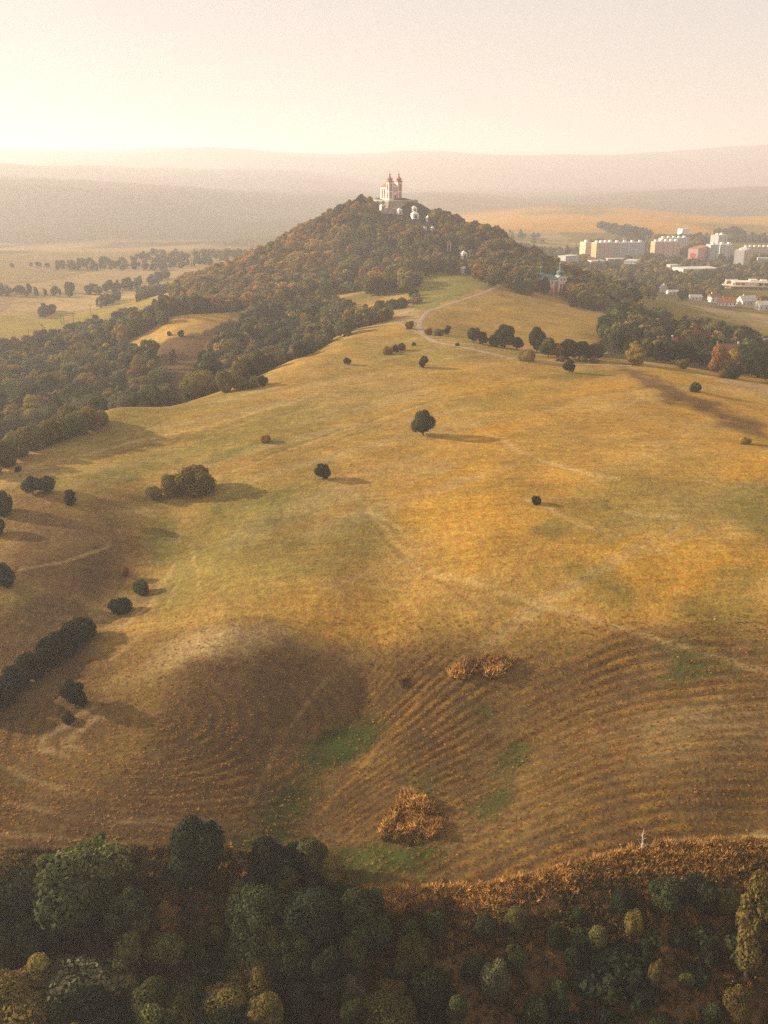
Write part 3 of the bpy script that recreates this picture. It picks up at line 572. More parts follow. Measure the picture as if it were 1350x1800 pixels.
FT = [
 ('round', 744, 766, 44, 40, 'dark', 'lone full round tree in mid field, the largest standing alone on the golden grass', 'tree'),
 ('round', 567, 842, 28, 28, 'dark', 'small round tree between the lone big tree and the large shrub clump', 'tree'),
 ('round', 1000, 655, 23, 21, 'black', 'small dark ball-shaped tree standing just below the dirt track on the crest', 'tree'),
 ('oval', 744, 646, 20, 18, 'dark', 'small upright dark tree alone on the upper field below the path', 'tree'),
 ('round', 611, 641, 13, 14, 'dark', 'tiny round tree on the pale knoll left of the path', 'tree'),
 ('bush', 346, 866, 50, 70, 'olive', 'largest bush of the clump that throws a long shadow on the field', 'bush'),
 ('bush', 306, 870, 38, 44, 'olive', 'middle bush of the clump that throws a long shadow on the field', 'bush'),
 ('bush', 271, 876, 22, 30, 'pale', 'smallest pale bush at the end of the shadow-throwing clump', 'bush'),
 ('spread', 58, 868, 33, 36, 'green', 'open-crowned tree on the brown bank beside its twin', 'tree'),
 ('spread', 83, 866, 30, 34, 'dark', 'darker twin tree on the brown bank above the bare slope', 'tree'),
 ('spire', 124, 887, 27, 22, 'black', 'narrow dark bush standing alone below the twin trees', 'bush'),
 ('bush', 6, 905, 42, 36, 'dark', 'dark bush on the brown slope below the twin trees', 'bush'), ('bush', -2, 940, 30, 24, 'dark', 'dark bush lower on the brown slope edge', 'bush'),
 ('bush', 8, 1029, 40, 36, 'black', 'round dark bush on the bare brown slope above the hedge', 'bush'),
 ('bush', 943, 886, 15, 18, 'black', 'tiny dark bush with a streak of straw on the golden slope', 'bush'),
 ('round', 132, 1244, 50, 46, 'black', 'round dark bush alone just below the gully hedge', 'bush'), ('low', 121, 1269, 16, 22, 'black', 'small dark shrub at the foot of the round bush below the hedge', 'shrub'),
 ('low', 212, 1076, 28, 46, 'black', 'low dark thicket in the gully above the hedge', 'shrub'), ('low', 250, 1044, 26, 28, 'dark', 'small green shrub at the head of the gully', 'shrub'), ('bush', 220, 1011, 17, 14, 'rust', 'little brown shrub on the stubble above the gully', 'shrub'),
 ('low', 468, 777, 13, 20, 'rust', 'small brownish shrub in a green strip of the upper field', 'shrub'), ('low', 32, 828, 10, 13, 'dark', 'tiny shrub by the track below the field-edge hedge', 'shrub'),
 ('oval', 367, 692, 64, 52, 'grey', 'big grey-green rounded tree at the field corner by the valley wood', 'tree'), ('bush', 397, 690, 38, 30, 'pale', 'pale green bush beside the grey-green tree at the field corner', 'bush'),
 ('low', 424, 684, 20, 28, 'green', 'low hedge bush at the field corner next to the pale bush', 'bush'), ('low', 444, 681, 20, 28, 'green', 'middle low bush of the short hedge at the field corner', 'bush'), ('low', 462, 677, 18, 22, 'dark', 'last low bush at the tip of the short hedge', 'bush'),
 ('bush', 720, 578, 14, 15, 'rust', 'reddish bush on the crest beside the bend of the path', 'bush'), ('bush', 682, 623, 14, 20, 'rust', 'brown bush in the little row on the upper field', 'bush'), ('bush', 695, 619, 13, 13, 'dark', 'dark bush in the little row on the upper field', 'bush'), ('bush', 706, 616, 13, 14, 'dark', 'dark end bush of the little row on the upper field', 'bush'), ('bush', 727, 608, 7, 8, 'dark', 'tiny shrub next to the path above the little row', 'shrub'), ('bush', 804, 608, 6, 8, 'dark', 'tiny shrub on the pale crest beyond the path', 'shrub'),
 ('bush', 754, 588, 12, 14, 'rust', 'brown bush right beside the fork of the path', 'bush'), ('oval', 786, 588, 16, 12, 'dark', 'narrow dark bush past the fork of the path', 'bush'), ('bush', 772, 590, 12, 18, 'grey', 'grey bush between the fork and the narrow bush', 'bush'),
 ('bush', 1200, 648, 18, 22, 'olive', 'small olive bush by the track in front of the dark conifers', 'bush'), ('bush', 1287, 665, 25, 30, 'dark', 'round dark bush at the right end of the crest by the bank', 'bush'), ('bush', 1270, 664, 14, 16, 'olive', 'small bush leaning on the round dark bush by the bank', 'bush'),
 ('low', 1221, 688, 9, 26, 'dark', 'flat dark shrub on the field below the dark conifers', 'shrub'), ('low', 1308, 780, 14, 22, 'yellow', 'yellow grassy shrub beside the brown strip of field', 'shrub'),
 ('oval', 1116, 641, 40, 34, 'yellow', 'yellow-green tree standing on the track at the crest', 'tree'),
 ('round', 350, 1548, 112, 108, 'black', 'big dark round tree at the lower edge of the stubble field', 'tree'), ('spire', 176, 1500, 38, 26, 'green', 'small slender tree poking above the edge of the lower wood', 'tree'),
 ('low', 275, 570, 6, 8, 'dark', 'dot-like shrub on the golden knoll above the valley wood', 'shrub'), ('low', 298, 590, 8, 9, 'dark', 'small shrub on the shaded foot of the golden knoll', 'shrub'), ('low', 318, 592, 12, 13, 'dark', 'round shrub on the shaded side of the golden knoll', 'shrub'), ('oval', 304, 640, 26, 14, 'grey', 'upright shrub halfway down the brown slope in the valley', 'shrub'),
]
for kind, u, v, hp, wp, tint, lab, cat in FT:
    at_pixel({'tree': 'tree', 'bush': 'bush', 'shrub': 'shrub'}[cat], kind, u, v, hp, wp, tint, lab, cat)

# rows of look-alikes
def row(spots, kind, tints, label, cat, group, ymin=85, near=True, name=None):
    for i, (u, v, hp, wp) in enumerate(spots):
        at_pixel(name or cat, kind if isinstance(kind, str) else kind[i % len(kind)], u, v, hp, wp, tints[i % len(tints)], label, cat, group, near=near, ymin=ymin)
row([(140, 1132, 52, 62), (116, 1152, 50, 52), (86, 1168, 46, 50), (58, 1188, 46, 52), (30, 1212, 46, 52), (2, 1238, 52, 56), (-28, 1262, 50, 50)], 'bush', ['black'], 'dark bush in the dense hedge along the gully', 'bush', 'gully hedge')
row([(178, 746, 26, 30), (158, 755, 40, 46), (134, 764, 42, 46), (108, 772, 42, 46), (84, 780, 42, 46), (58, 790, 44, 48), (30, 804, 46, 46), (6, 820, 48, 46), (-20, 835, 46, 46)], 'bush', ['pale', 'olive', 'pale'], 'sunlit olive bush in the front of the field-edge hedge', 'bush', 'field-edge hedge front')  # front row's paler tints stand in for sun on the leaves
row([(-10, 768, 34, 44), (24, 760, 32, 44), (56, 752, 34, 44), (90, 748, 36, 44), (122, 746, 34, 44), (148, 744, 30, 36)], 'bush', ['olive', 'green'], 'olive bush behind the front row of the field-edge hedge', 'bush', 'field-edge hedge back')
row([(832, 602, 26, 22), (848, 605, 22, 22), (886, 626, 40, 36), (868, 622, 20, 22), (908, 630, 22, 22)], ['spread', 'round', 'round', 'bush'], ['dark', 'black'], 'dark tree just behind the pale crest right of the path', 'tree', 'trees behind the pale crest', ymin=440)
row([(944, 620, 44, 30), (962, 628, 34, 34), (978, 634, 26, 30), (1000, 634, 34, 38), (1024, 636, 32, 38), (1046, 636, 30, 34)], ['spread', 'round'], ['dark', 'green', 'rust', 'dark'], 'rounded tree in the belt along the track on the crest', 'tree', 'tree belt along the crest track', ymin=420)
row([(926, 634, 14, 34), (985, 635, 10, 16), (1024, 636, 12, 16), (1044, 637, 11, 16), (1006, 637, 8, 12)], 'low', ['olive', 'pale', 'pale'], 'low shrub at the foot of the belt along the crest track', 'shrub', 'shrubs along the crest track')
row([(1158, 636, 34, 26), (1178, 637, 36, 26), (1196, 638, 34, 24), (1214, 640, 32, 24), (1236, 642, 26, 24)], 'oval', ['black'], 'blackish tree in the dense dark row by the brown-roofed house', 'tree', 'dark row by the house', ymin=400)
row([(1262, 655, 48, 40), (1290, 655, 40, 34)], 'round', ['rust', 'yellow'], 'orange-leaved tree in front of the long red-roofed house', 'tree', 'orange trees by the red roof', ymin=400)
row([(1305, 606, 34, 20)], 'spire', ['yellow'], 'golden pointed tree rising behind the long red-roofed house', 'tree', None, ymin=450)
row([(1320, 660, 44, 40), (1345, 668, 50, 44), (1335, 650, 40, 40), (1368, 680, 50, 50), (1395, 690, 50, 50)], 'round', ['dark', 'black'], 'dark tree in the clump below the red-roofed house', 'tree', 'dark clump below the red roof', ymin=400)
# shrubs on the rough slope at the lower right
SL = [(1172, 1590, 54, 64, 'dark'), (1226, 1586, 56, 74, 'black'), (1276, 1600, 40, 44, 'green'), (906, 1632, 44, 44, 'green'), (976, 1662, 40, 36, 'dark'), (852, 1650, 46, 36, 'dark'), (1048, 1665, 42, 40, 'green'), (1112, 1640, 40, 34, 'olive'), (1010, 1618, 26, 30, 'dark'),
      (1096, 1600, 40, 46, 'black'), (1012, 1700, 44, 40, 'black'), (906, 1702, 40, 36, 'dark'), (1148, 1742, 50, 22, 'olive'), (1206, 1735, 30, 28, 'green'), (1292, 1795, 60, 48, 'olive'), (1252, 1800, 40, 40, 'dark'), (1330, 1700, 70, 40, 'dark'), (868, 1752, 60, 52, 'grey'), (830, 1720, 46, 46, 'dark'),
      (980, 1772, 48, 46, 'dark'), (1068, 1760, 40, 40, 'dark'), (1130, 1690, 40, 44, 'black'), (1190, 1660, 30, 34, 'dark'), (1250, 1690, 36, 40, 'black'), (940, 1800, 50, 50, 'dark'), (1060, 1815, 44, 46, 'black'), (1160, 1815, 40, 46, 'dark'), (1340, 1640, 60, 46, 'black'), (1370, 1590, 40, 50, 'dark'), (760, 1640, 40, 34, 'dark'), (720, 1660, 44, 40, 'dark')]
for u, v, hp, wp, tint in SL:
    at_pixel('shrub', R.choice(['bush', 'low', 'bush']), u, v, hp, wp, tint, ('large ' if wp > 45 else 'small ' if wp < 38 else '') + WORD[tint] + ' shrub on the weedy slope below the stubble field', 'shrub', ('large ' if wp > 45 else 'small ' if wp < 38 else '') + WORD[tint] + ' shrubs on the weedy slope')
at_pixel('birch_tree', 'airy', 1312, 1722, 165, 66, 'olive', 'tall thin birch with olive drooping leaves on the weedy slope', 'tree')

def dead_tree(u, v, hp):
    x, y, z = hit(u, v); s = mpp(x, y, z); h = hp * s / math.cos(math.atan2(EYE - z, y)); g = np.random.default_rng(5)
    root = empty('dead_birch', (x, y, z)); tag(root, 'pale bare dead birch at the edge of the stubble field', 'tree')
    V, Fq = [], []; tube(V, Fq, [np.array((0, 0, -0.5)), np.array((0.05, 0, h * 0.4)), np.array((-0.05, 0, h * 0.75)), np.array((0.02, 0, h))], [0.16, 0.12, 0.08, 0.02], 7)
    link('trunk', mesh_np('dead_trunk', np.array(V), np.array(Fq), True), M_PALEBARK, root)
    for k in range(11):
        t = 0.25 + 0.065 * k; a = k * 2.4; b = np.array((0, 0, h * t)); L_ = 0.22 * h * (1.15 - t); V, Fq = [], []
        tube(V, Fq, [b, b + np.array((math.cos(a) * L_ * .5, math.sin(a) * L_ * .5, L_ * .35)), b + np.array((math.cos(a) * L_, math.sin(a) * L_, L_ * 1.0))], [0.05, 0.035, 0.012], 4)
        link('branch', mesh_np('dead_branch', np.array(V), np.array(Fq)), M_PALEBARK, root)
dead_tree(1127, 1500, 40); 
DEAD2 = None

# ---- woods: candidates on a jittered grid, kept where their crowns fall inside the wooded outlines
def scatter(poly, yr, spacing, kinds, tints, hr, zone, near=False, mask=None, seed=1, clear=0.8):
    g = np.random.default_rng(seed)
    us = [p[0] for p in poly]; k = 1 / F
    x0 = min((min(us) - CX) * k * 1.25 * q for q in yr); x1 = max((max(us) - CX) * k * 1.25 * q for q in yr)
    X, Yg = np.meshgrid(np.arange(x0, x1, spacing), np.arange(yr[0], yr[1], spacing)); X = X.ravel(); Yg = Yg.ravel()
    X = X + (g.random(len(X)) - .5) * spacing * 0.9; Yg = Yg + (g.random(len(X)) - .5) * spacing * 0.9
    hh = hr[0] + (hr[1] - hr[0]) * g.random(len(X)) ** 1.2
    Z = height(X, Yg); u, v = project(X, Yg, Z + hh * 0.6)
    ok = in_poly(u, v, poly)
    if mask is not None: ok &= mask(X, Yg, Z, u, v)
    for (px, py, pr) in PLACED: ok &= np.hypot(X - px, Yg - py) > pr * clear
    res = []
    pk = np.array([q[1] for q in kinds], float); pt = np.array([q[1] for q in tints], float)
    for i in np.nonzero(ok)[0]:
        kd = kinds[g.choice(len(kinds), p=pk / pk.sum())][0]; tn = tints[g.choice(len(tints), p=pt / pt.sum())][0]
        h = hh[i]; H0, W0 = SHAPES[kd][0], SHAPES[kd][1] * 2
        res.append(dict(kind=kd, tint=tn, x=X[i], y=Yg[i], z=Z[i] - 0.2, h=h, w=h / H0 * W0 * (0.85 + 0.35 * g.random()), zone=zone))
    return res
# ------------------------------------------------------------------ mesh helpers for buildings
class MB:
    def __init__(s): s.V = []; s.F = []
    def box(s, x0, x1, y0, y1, z0, z1):
        b = len(s.V); s.V += [(x, y, z) for z in (z0, z1) for y in (y0, y1) for x in (x0, x1)]
        s.F += [tuple(b + i for i in f) for f in ((0, 2, 3, 1), (4, 5, 7, 6), (0, 1, 5, 4), (2, 6, 7, 3), (0, 4, 6, 2), (1, 3, 7, 5))]; return s
    def prism(s, base, z0, z1, top=None):
        b = len(s.V); n = len(base); top = top or base
        s.V += [(x, y, z0) for x, y in base] + [(x, y, z1) for x, y in top]
        s.F.append(tuple(b + i for i in range(n))[::-1]); s.F.append(tuple(b + n + i for i in range(n)))
        for i in range(n): j = (i + 1) % n; s.F.append((b + i, b + j, b + n + j, b + n + i))
        return s
    def gable(s, x0, x1, y0, y1, z0, h, over=0.4, hip=0.0):
        """pitched roof, ridge along x"""
        x0 -= over; x1 += over; y0 -= over; y1 += over; ym = (y0 + y1) / 2; b = len(s.V); t = 0.18
        s.V += [(x0, y0, z0), (x1, y0, z0), (x1, y1, z0), (x0, y1, z0), (x0, y0, z0 + t), (x1, y0, z0 + t), (x1, y1, z0 + t), (x0, y1, z0 + t), (x0 + hip, ym, z0 + h), (x1 - hip, ym, z0 + h)]
        s.F += [tuple(b + i for i in f) for f in ((3, 2, 1, 0), (0, 1, 5, 4), (2, 3, 7, 6), (1, 2, 6, 5), (3, 0, 4, 7), (4, 5, 9, 8), (6, 7, 8, 9), (5, 6, 9), (7, 4, 8))]; return s
    def lathe(s, prof, n=14, cx=0, cy=0):
        b = len(s.V)
        for r, z in prof:
            for k in range(n): a = 2 * math.pi * (k + .5) / n; s.V.append((cx + r * math.cos(a), cy + r * math.sin(a), z))
        for i in range(len(prof) - 1):
            for k in range(n): k2 = (k + 1) % n; s.F.append((b + i * n + k, b + i * n + k2, b + (i + 1) * n + k2, b + (i + 1) * n + k))
        s.F.append(tuple(b + k for k in range(n))[::-1]); m = b + (len(prof) - 1) * n; s.F.append(tuple(m + k for k in range(n))); return s
    def arch(s, xc, w, z0, h, y, d):
        """arched slab facing -y, front at y, thickness d"""
        pts = [(xc - w / 2, z0), (xc + w / 2, z0)] + [(xc + w / 2 * math.cos(a), z0 + h - w / 2 + w / 2 * math.sin(a)) for a in np.linspace(0, math.pi, 9)]
        b = len(s.V); n = len(pts); s.V += [(p, y, q) for p, q in pts] + [(p, y + d, q) for p, q in pts]
        s.F.append(tuple(b + i for i in range(n))); s.F.append(tuple(b + n + i for i in range(n))[::-1])
        for i in range(n): j = (i + 1) % n; s.F.append((b + j, b + i, b + n + i, b + n + j))
        return s
    def build(s, name, mat, parent=None, smooth=False):
        me = bpy.data.meshes.new(name); me.from_pydata(s.V, [], s.F); me.update(); me.materials.append(mat)
        if smooth:
            for p in me.polygons: p.use_smooth = True
        return link(name, me, None, parent)
def hexmat(cache={}, **k):
    key = tuple(k.items())
    if key not in cache: cache[key] = plain('paint_%d' % len(cache), **k)
    return cache[key]
def paint(r, g, b, **k): return hexmat(col=(r, g, b), **k)
M_WHITE = plain('white_plaster', (0.78, 0.74, 0.68), var=0.08, scale=0.8)
M_RED = plain('red_plaster', (0.50, 0.13, 0.075), var=0.12, scale=1.0)
M_RUST = plain('rust_sheet_roof', (0.46, 0.17, 0.06), var=0.2, scale=1.2, rough=0.6)
M_COPPER = plain('green_copper', (0.10, 0.17, 0.14), var=0.2, scale=1.2, rough=0.6)
M_DARKGLASS = plain('dark_window', (0.045, 0.045, 0.05), var=0.1, rough=0.25, spec=0.5)
M_STONE = plain('rubble_stone', (0.24, 0.19, 0.14), var=0.3, scale=0.5, bump=0.5)
M_TILE = plain('brown_roof_tile', (0.24, 0.10, 0.055), var=0.22, scale=1.0)
M_ORANGE = plain('orange_roof_tile', (0.44, 0.16, 0.06), var=0.2, scale=1.0)
M_GREYROOF = plain('grey_flat_roof', (0.48, 0.45, 0.42), var=0.15, scale=0.4)
M_LIGHTROOF = plain('pale_sheet_roof', (0.52, 0.49, 0.45), var=0.12, scale=0.3)
M_WOOD = plain('weathered_pole_wood', (0.10, 0.075, 0.055), var=0.25, scale=2)
M_TRACK = plain('dirt_track', (0.29, 0.215, 0.14), var=0.25, scale=0.5, bump=0.4)

ONION = [(1.00, 0), (1.0, 0.06), (0.74, 0.16), (0.80, 0.24), (0.98, 0.40), (0.98, 0.52), (0.78, 0.68), (0.50, 0.82), (0.34, 0.95), (0.26, 1.10)]
def onion(r, h, z, cx, cy): return MB().lathe([(r * a, z + h * b) for a, b in ONION], 16, cx, cy)

CLEAR_VIEW = []   # (u, v, radius, distance) of buildings that show between the trees
# ------------------------------------------------------------------ the church on the summit
def upper_church():
    x, y, z = hit(691, 353, 700, 940); y += 6
    rz = math.radians(30); z0 = z + 0.6
    # terrace
    t = empty('terrace_wall', (x, y, z0), rz); tag(t, 'grey stone retaining wall of the terrace under the twin-towered church', 'wall')
    top = [(-12, -13), (2, -15), (17, -14), (21, -6), (19, 10), (12, 20), (-10, 20), (-13, 6)]; bot = [(a * 1.28 + (2 if a > 0 else -2), b * 1.45) for a, b in top]
    MB().prism(bot, -11, -1.2, top).build('retaining_wall', M_STONE, t)
    MB().prism([(a * 1.02, b * 1.02) for a, b in top], -1.2, -0.02).build('coping', plain('coping_stone', (0.40, 0.34, 0.27), var=0.2), t)
    c = empty('hilltop_church', (x, y, z0), rz); tag(c, 'red and white baroque church with twin onion-domed towers on the hilltop', 'church')
    # nave
    MB().box(-5.6, 5.6, 0.2, 13, 0, 10.5).build('nave_wall', M_WHITE, c)
    r = MB().gable(0, 13, -5.6, 5.6, 0, 3.6, 0.3).build('nave_roof', M_RUST, c); r.rotation_euler = (0, 0, math.pi / 2); r.location = (0, 0.2, 10.5)
    for yy in (5.5, 9.5):
        MB().box(-5.72, -5.55, yy - 1.3, yy + 1.3, 1.2, 9.4).build('red_panel', M_RED, c); MB().box(-5.80, -5.7, yy - 0.5, yy + 0.5, 4.6, 7.6).build('window', M_DARKGLASS, c)
    # facade between the towers
    MB().box(-2.45, 2.45, -3.4, 0.25, 0, 11.2).build('facade', M_WHITE, c)
    MB().box(-2.3, 2.3, -3.55, -3.38, 7.2, 10.6).build('red_panel', M_RED, c)
    for sx in (-1, 1): MB().box(sx * 1.95 - 0.42, sx * 1.95 + 0.42, -3.55, -3.38, 1.2, 6.6).build('red_panel', M_RED, c)
    MB().box(-2.5, 2.5, -3.75, -3.3, 10.6, 11.25).build('cornice', M_WHITE, c); MB().box(-2.5, 2.5, -3.72, -3.3, 6.7, 7.2).build('cornice', M_WHITE, c)
    p = MB(); pts = [(-2.4, 11.25), (2.4, 11.25), (1.7, 12.6), (0.9, 13.3), (0, 14.6), (-0.9, 13.3), (-1.7, 12.6)]
    p.V = [(a, -3.6, b) for a, b in pts] + [(a, -3.0, b) for a, b in pts]; n = len(pts); p.F = [tuple(range(n)), tuple(range(n, 2 * n))[::-1]] + [(j, i, n + i, n + j) for i in range(n) for j in ((i + 1) % n,)]
    g = p.build('gable', M_WHITE, c)
    MB().arch(0, 1.1, 11.7, 1.7, -3.75, 0.14).build('niche', M_RED, g)
    MB().arch(0, 2.4, 0, 5.4, -3.62, 0.2).build('portal_frame', M_WHITE, c); MB().arch(0, 1.7, 0, 4.6, -3.72, 0.16).build('portal', M_DARKGLASS, c)
    MB().arch(0, 1.3, 8.0, 2.2, -3.66, 0.16).build('window', M_WHITE, c)
    for sx in (-1, 1):
        cx = sx * 4.65; hw = 2.2
        tw = MB().box(cx - hw, cx + hw, -4.3, 0.1, 0, 14.8).build('tower', M_WHITE, c)
        for (z1, z2) in ((1.4, 6.6), (7.6, 13.6)):
            MB().box(cx - 1.25, cx + 1.25, -4.42, -4.28, z1, z2).build('red_panel', M_RED, tw)
            MB().box(cx - sx * 0 + (hw - 0.02) * sx, cx + (hw + 0.12) * sx, -3.3, -0.9, z1, z2).build('red_panel', M_RED, tw) if sx > 0 else MB().box(cx - hw - 0.12, cx - hw + 0.02, -3.3, -0.9, z1, z2).build('red_panel', M_RED, tw)
        for zz, hh in ((3.0, 2.0), (9.2, 2.8)):
            MB().arch(cx, 1.25, zz - 0.2, hh + 0.4, -4.5, 0.1).build('window_frame', M_WHITE, tw); MB().arch(cx, 0.8, zz, hh, -4.56, 0.1).build('window', M_DARKGLASS, tw)
            s2 = cx + (hw + 0.12) * sx; MB().box(min(s2, s2 + 0.08 * sx), max(s2, s2 + 0.08 * sx), -2.5, -1.7, zz, zz + hh).build('window', M_DARKGLASS, tw)
        MB().prism([(cx - hw - .2, -4.5), (cx + hw + .2, -4.5), (cx + hw + .2, .3), (cx - hw - .2, .3)], 14.8, 15.5, [(cx - hw - .75, -5.05), (cx + hw + .75, -5.05), (cx + hw + .75, .85), (cx - hw - .75, .85)]).build('cornice', plain('cornice_plaster', (0.62, 0.40, 0.28)), tw)
        MB().prism([(cx - hw - .75, -5.05), (cx + hw + .75, -5.05), (cx + hw + .75, .85), (cx - hw - .75, .85)], 15.5, 16.0, [(cx - 2, -4.1), (cx + 2, -4.1), (cx + 2, -.1), (cx - 2, -.1)]).build('eaves', M_RUST, tw)
        onion(2.75, 3.6, 16.0, cx, -2.1).build('dome', M_RUST, tw, True)
        MB().lathe([(0.72, 19.8), (0.62, 20.0), (0.60, 21.2), (0.85, 21.3), (0.70, 21.7), (0.3, 22.2), (0.12, 22.6), (0.10, 23.4), (0.26, 23.6), (0.26, 23.9), (0.06, 24.1), (0.04, 25.2)], 10, cx, -2.1).build('lantern', M_RUST, tw, True)
    PLACED.append((x, y, 15)); return x, y, z0, rz
UC = upper_church()

def lower_church():
    x, y, z = hit(968, 515, 600, 760); z += 1.5; rz = math.radians(26)
    c = empty('lower_church', (x, y, z - 0.5), rz); tag(c, 'red and white church with green onion domes among trees below the wooded hill', 'church')
    MB().box(-9, 3.4, -3.5, 8, -3, 8.2).build('nave_wall', M_RED, c)
    MB().gable(-9, 3.4, -3.5, 8, 8.2, 3.6, 0.5, 3.0).build('roof', M_COPPER, c)
    for xx in (-8.9, -6.2, -3.2, -0.4):
        MB().box(xx - 0.45, xx + 0.45, -3.72, -3.48, 0, 8.1).build('pilaster', M_WHITE, c)
    for xx in (-7.5, -4.7, -1.8): MB().arch(xx, 1.1, 2.6, 3.0, -3.62, 0.14).build('window', M_WHITE, c)
    MB().box(-9.2, 3.4, -3.85, -3.45, 7.5, 8.18).build('cornice', M_WHITE, c)
    t = MB().box(3.4, 9.4, -4.4, 1.6, -3, 9.2).build('tower', M_RED, c)
    for xx in (3.75, 6.4, 9.05): MB().box(xx - 0.42, xx + 0.42, -4.66, -4.38, 0, 9.2).build('pilaster', M_WHITE, t)
    for yy in (-3.9, -1.4, 1.1): MB().box(3.16, 3.42, yy - 0.42, yy + 0.42, 0, 9.2).build('pilaster', M_WHITE, t)
    for yy in (-3.9, -1.4, 1.1): MB().box(9.38, 9.64, yy - 0.42, yy + 0.42, 0, 9.2).build('pilaster', M_WHITE, t)
    for xx in (5.1, 7.7): MB().arch(xx, 0.9, 5.2, 2.4, -4.56, 0.2).build('window', M_WHITE, t); MB().arch(xx, 0.9, 0.6, 2.6, -4.56, 0.2).build('window', M_DARKGLASS, t)
    MB().box(2.9, 9.9, -4.9, 2.1, 9.2, 9.9).build('cornice', M_WHITE, t)
    MB().prism([(2.7, -5.1), (10.1, -5.1), (10.1, 2.3), (2.7, 2.3)], 9.9, 11.4, [(4.2, -3.6), (8.6, -3.6), (8.6, .8), (4.2, .8)]).build('eaves', plain('pale_copper', (0.28, 0.33, 0.29), var=0.15), t)
    onion(3.05, 3.8, 11.4, 6.4, -1.4).build('dome', M_COPPER, t, True)
    MB().lathe([(1.25, 15.0), (1.2, 15.4), (1.1, 18.4), (1.5, 18.6), (1.3, 19.3), (0.7, 19.9), (0.15, 20.3), (0.1, 21.2)], 12, 6.4, -1.4).build('lantern', M_COPPER, t, True)
    d = onion(2.4, 2.8, 10.6, -6.4, 3.4).build('rear_dome', M_COPPER, c, True)
    MB().lathe([(0.9, 13.2), (0.85, 16.0), (1.25, 16.2), (1.0, 16.9), (0.5, 17.3), (0.1, 17.5)], 12, -6.4, 3.4).build('lantern', M_COPPER, d, True)
    PLACED.append((x, y, 11)); CLEAR_VIEW.append((984, 496, 13, y)); CLEAR_VIEW.append((984, 510, 11, y)); CLEAR_VIEW.append((952, 510, 7, y)); CLEAR_VIEW.append((947, 480, 5, y))
    return x, y
LC = lower_church()

def chapel(u, v, wpx, hpx, rot, label, red=False, ymin=600, ymax=930):
    x, y, z = hit(u, v, ymin, ymax); s = mpp(x, y, z); w = wpx * s; h = hpx * s; hb = h * 0.62
    c = empty('chapel', (x, y, z - 0.4), math.radians(rot)); tag(c, label, 'chapel', None)
    hw = w * 0.42; m = M_RED if red else M_WHITE
    wl_ = MB().box(-hw, hw, -hw, hw, 0, hb + 0.4).build('wall', m, c)
    MB().arch(0, hw * 0.9, 0.4, hb * 0.78, -hw - 0.04, 0.1).build('doorway', M_DARKGLASS, c)
    for sx in (-1, 1): MB().box(sx * hw * 0.86 - hw * 0.16, sx * hw * 0.86 + hw * 0.16, -hw - 0.14, -hw + 0.02, 0, hb + 0.4).build('pilaster', M_WHITE, c)
    MB().box(-hw - 0.25, hw + 0.25, -hw - 0.25, hw + 0.25, hb + 0.4, hb + 0.7).build('cornice', M_WHITE, c)
    MB().prism([(-hw - .2, -hw - .2), (hw + .2, -hw - .2), (hw + .2, hw + .2), (-hw - .2, hw + .2)], hb + 0.7, h + 0.4, [(-.15, -.15), (.15, -.15), (.15, .15), (-.15, .15)]).build('roof', M_WHITE if not red else M_TILE, c)
    PLACED.append((x, y, w * 0.7)); CLEAR_VIEW.append((u, v - hpx * 0.5, max(wpx, hpx) * 0.75, y))
for a in [(671, 369, 7, 10, 40, 'small white chapel at the left end of the church terrace'), (702, 376, 9, 10, 25, 'white chapel with a dark doorway under the church terrace wall'),
          (728, 372, 9, 10, 20, 'pale upper chapel close above the broad white one right of the terrace'), (729, 384, 13, 12, 20, 'broad white chapel below the right end of the terrace'),
          (752, 389, 7, 10, 30, 'narrow white chapel right of the terrace at the edge of the dark trees'), (745, 406, 9, 8, 30, 'low pale chapel half hidden in the wood below the terrace'), (760, 406, 6, 8, 30, 'thin white chapel beside the low pale chapel in the wood'),
          (815, 455, 11, 14, 20, 'pale pink chapel halfway down the wooded path of chapels'), (816, 480, 12, 12, 25, 'bright white chapel at the upper corner of the green meadow'), (821, 391, 5, 8, 10, 'tiny white chapel on the skyline of the dark trees'), (890, 494, 6, 9, 15, 'faint white chapel under the trees above the meadow path')]:
    chapel(*a)
chapel(788, 440, 8, 20, 20, 'tall red chapel with pinkish walls showing through the hill trees', red=True)

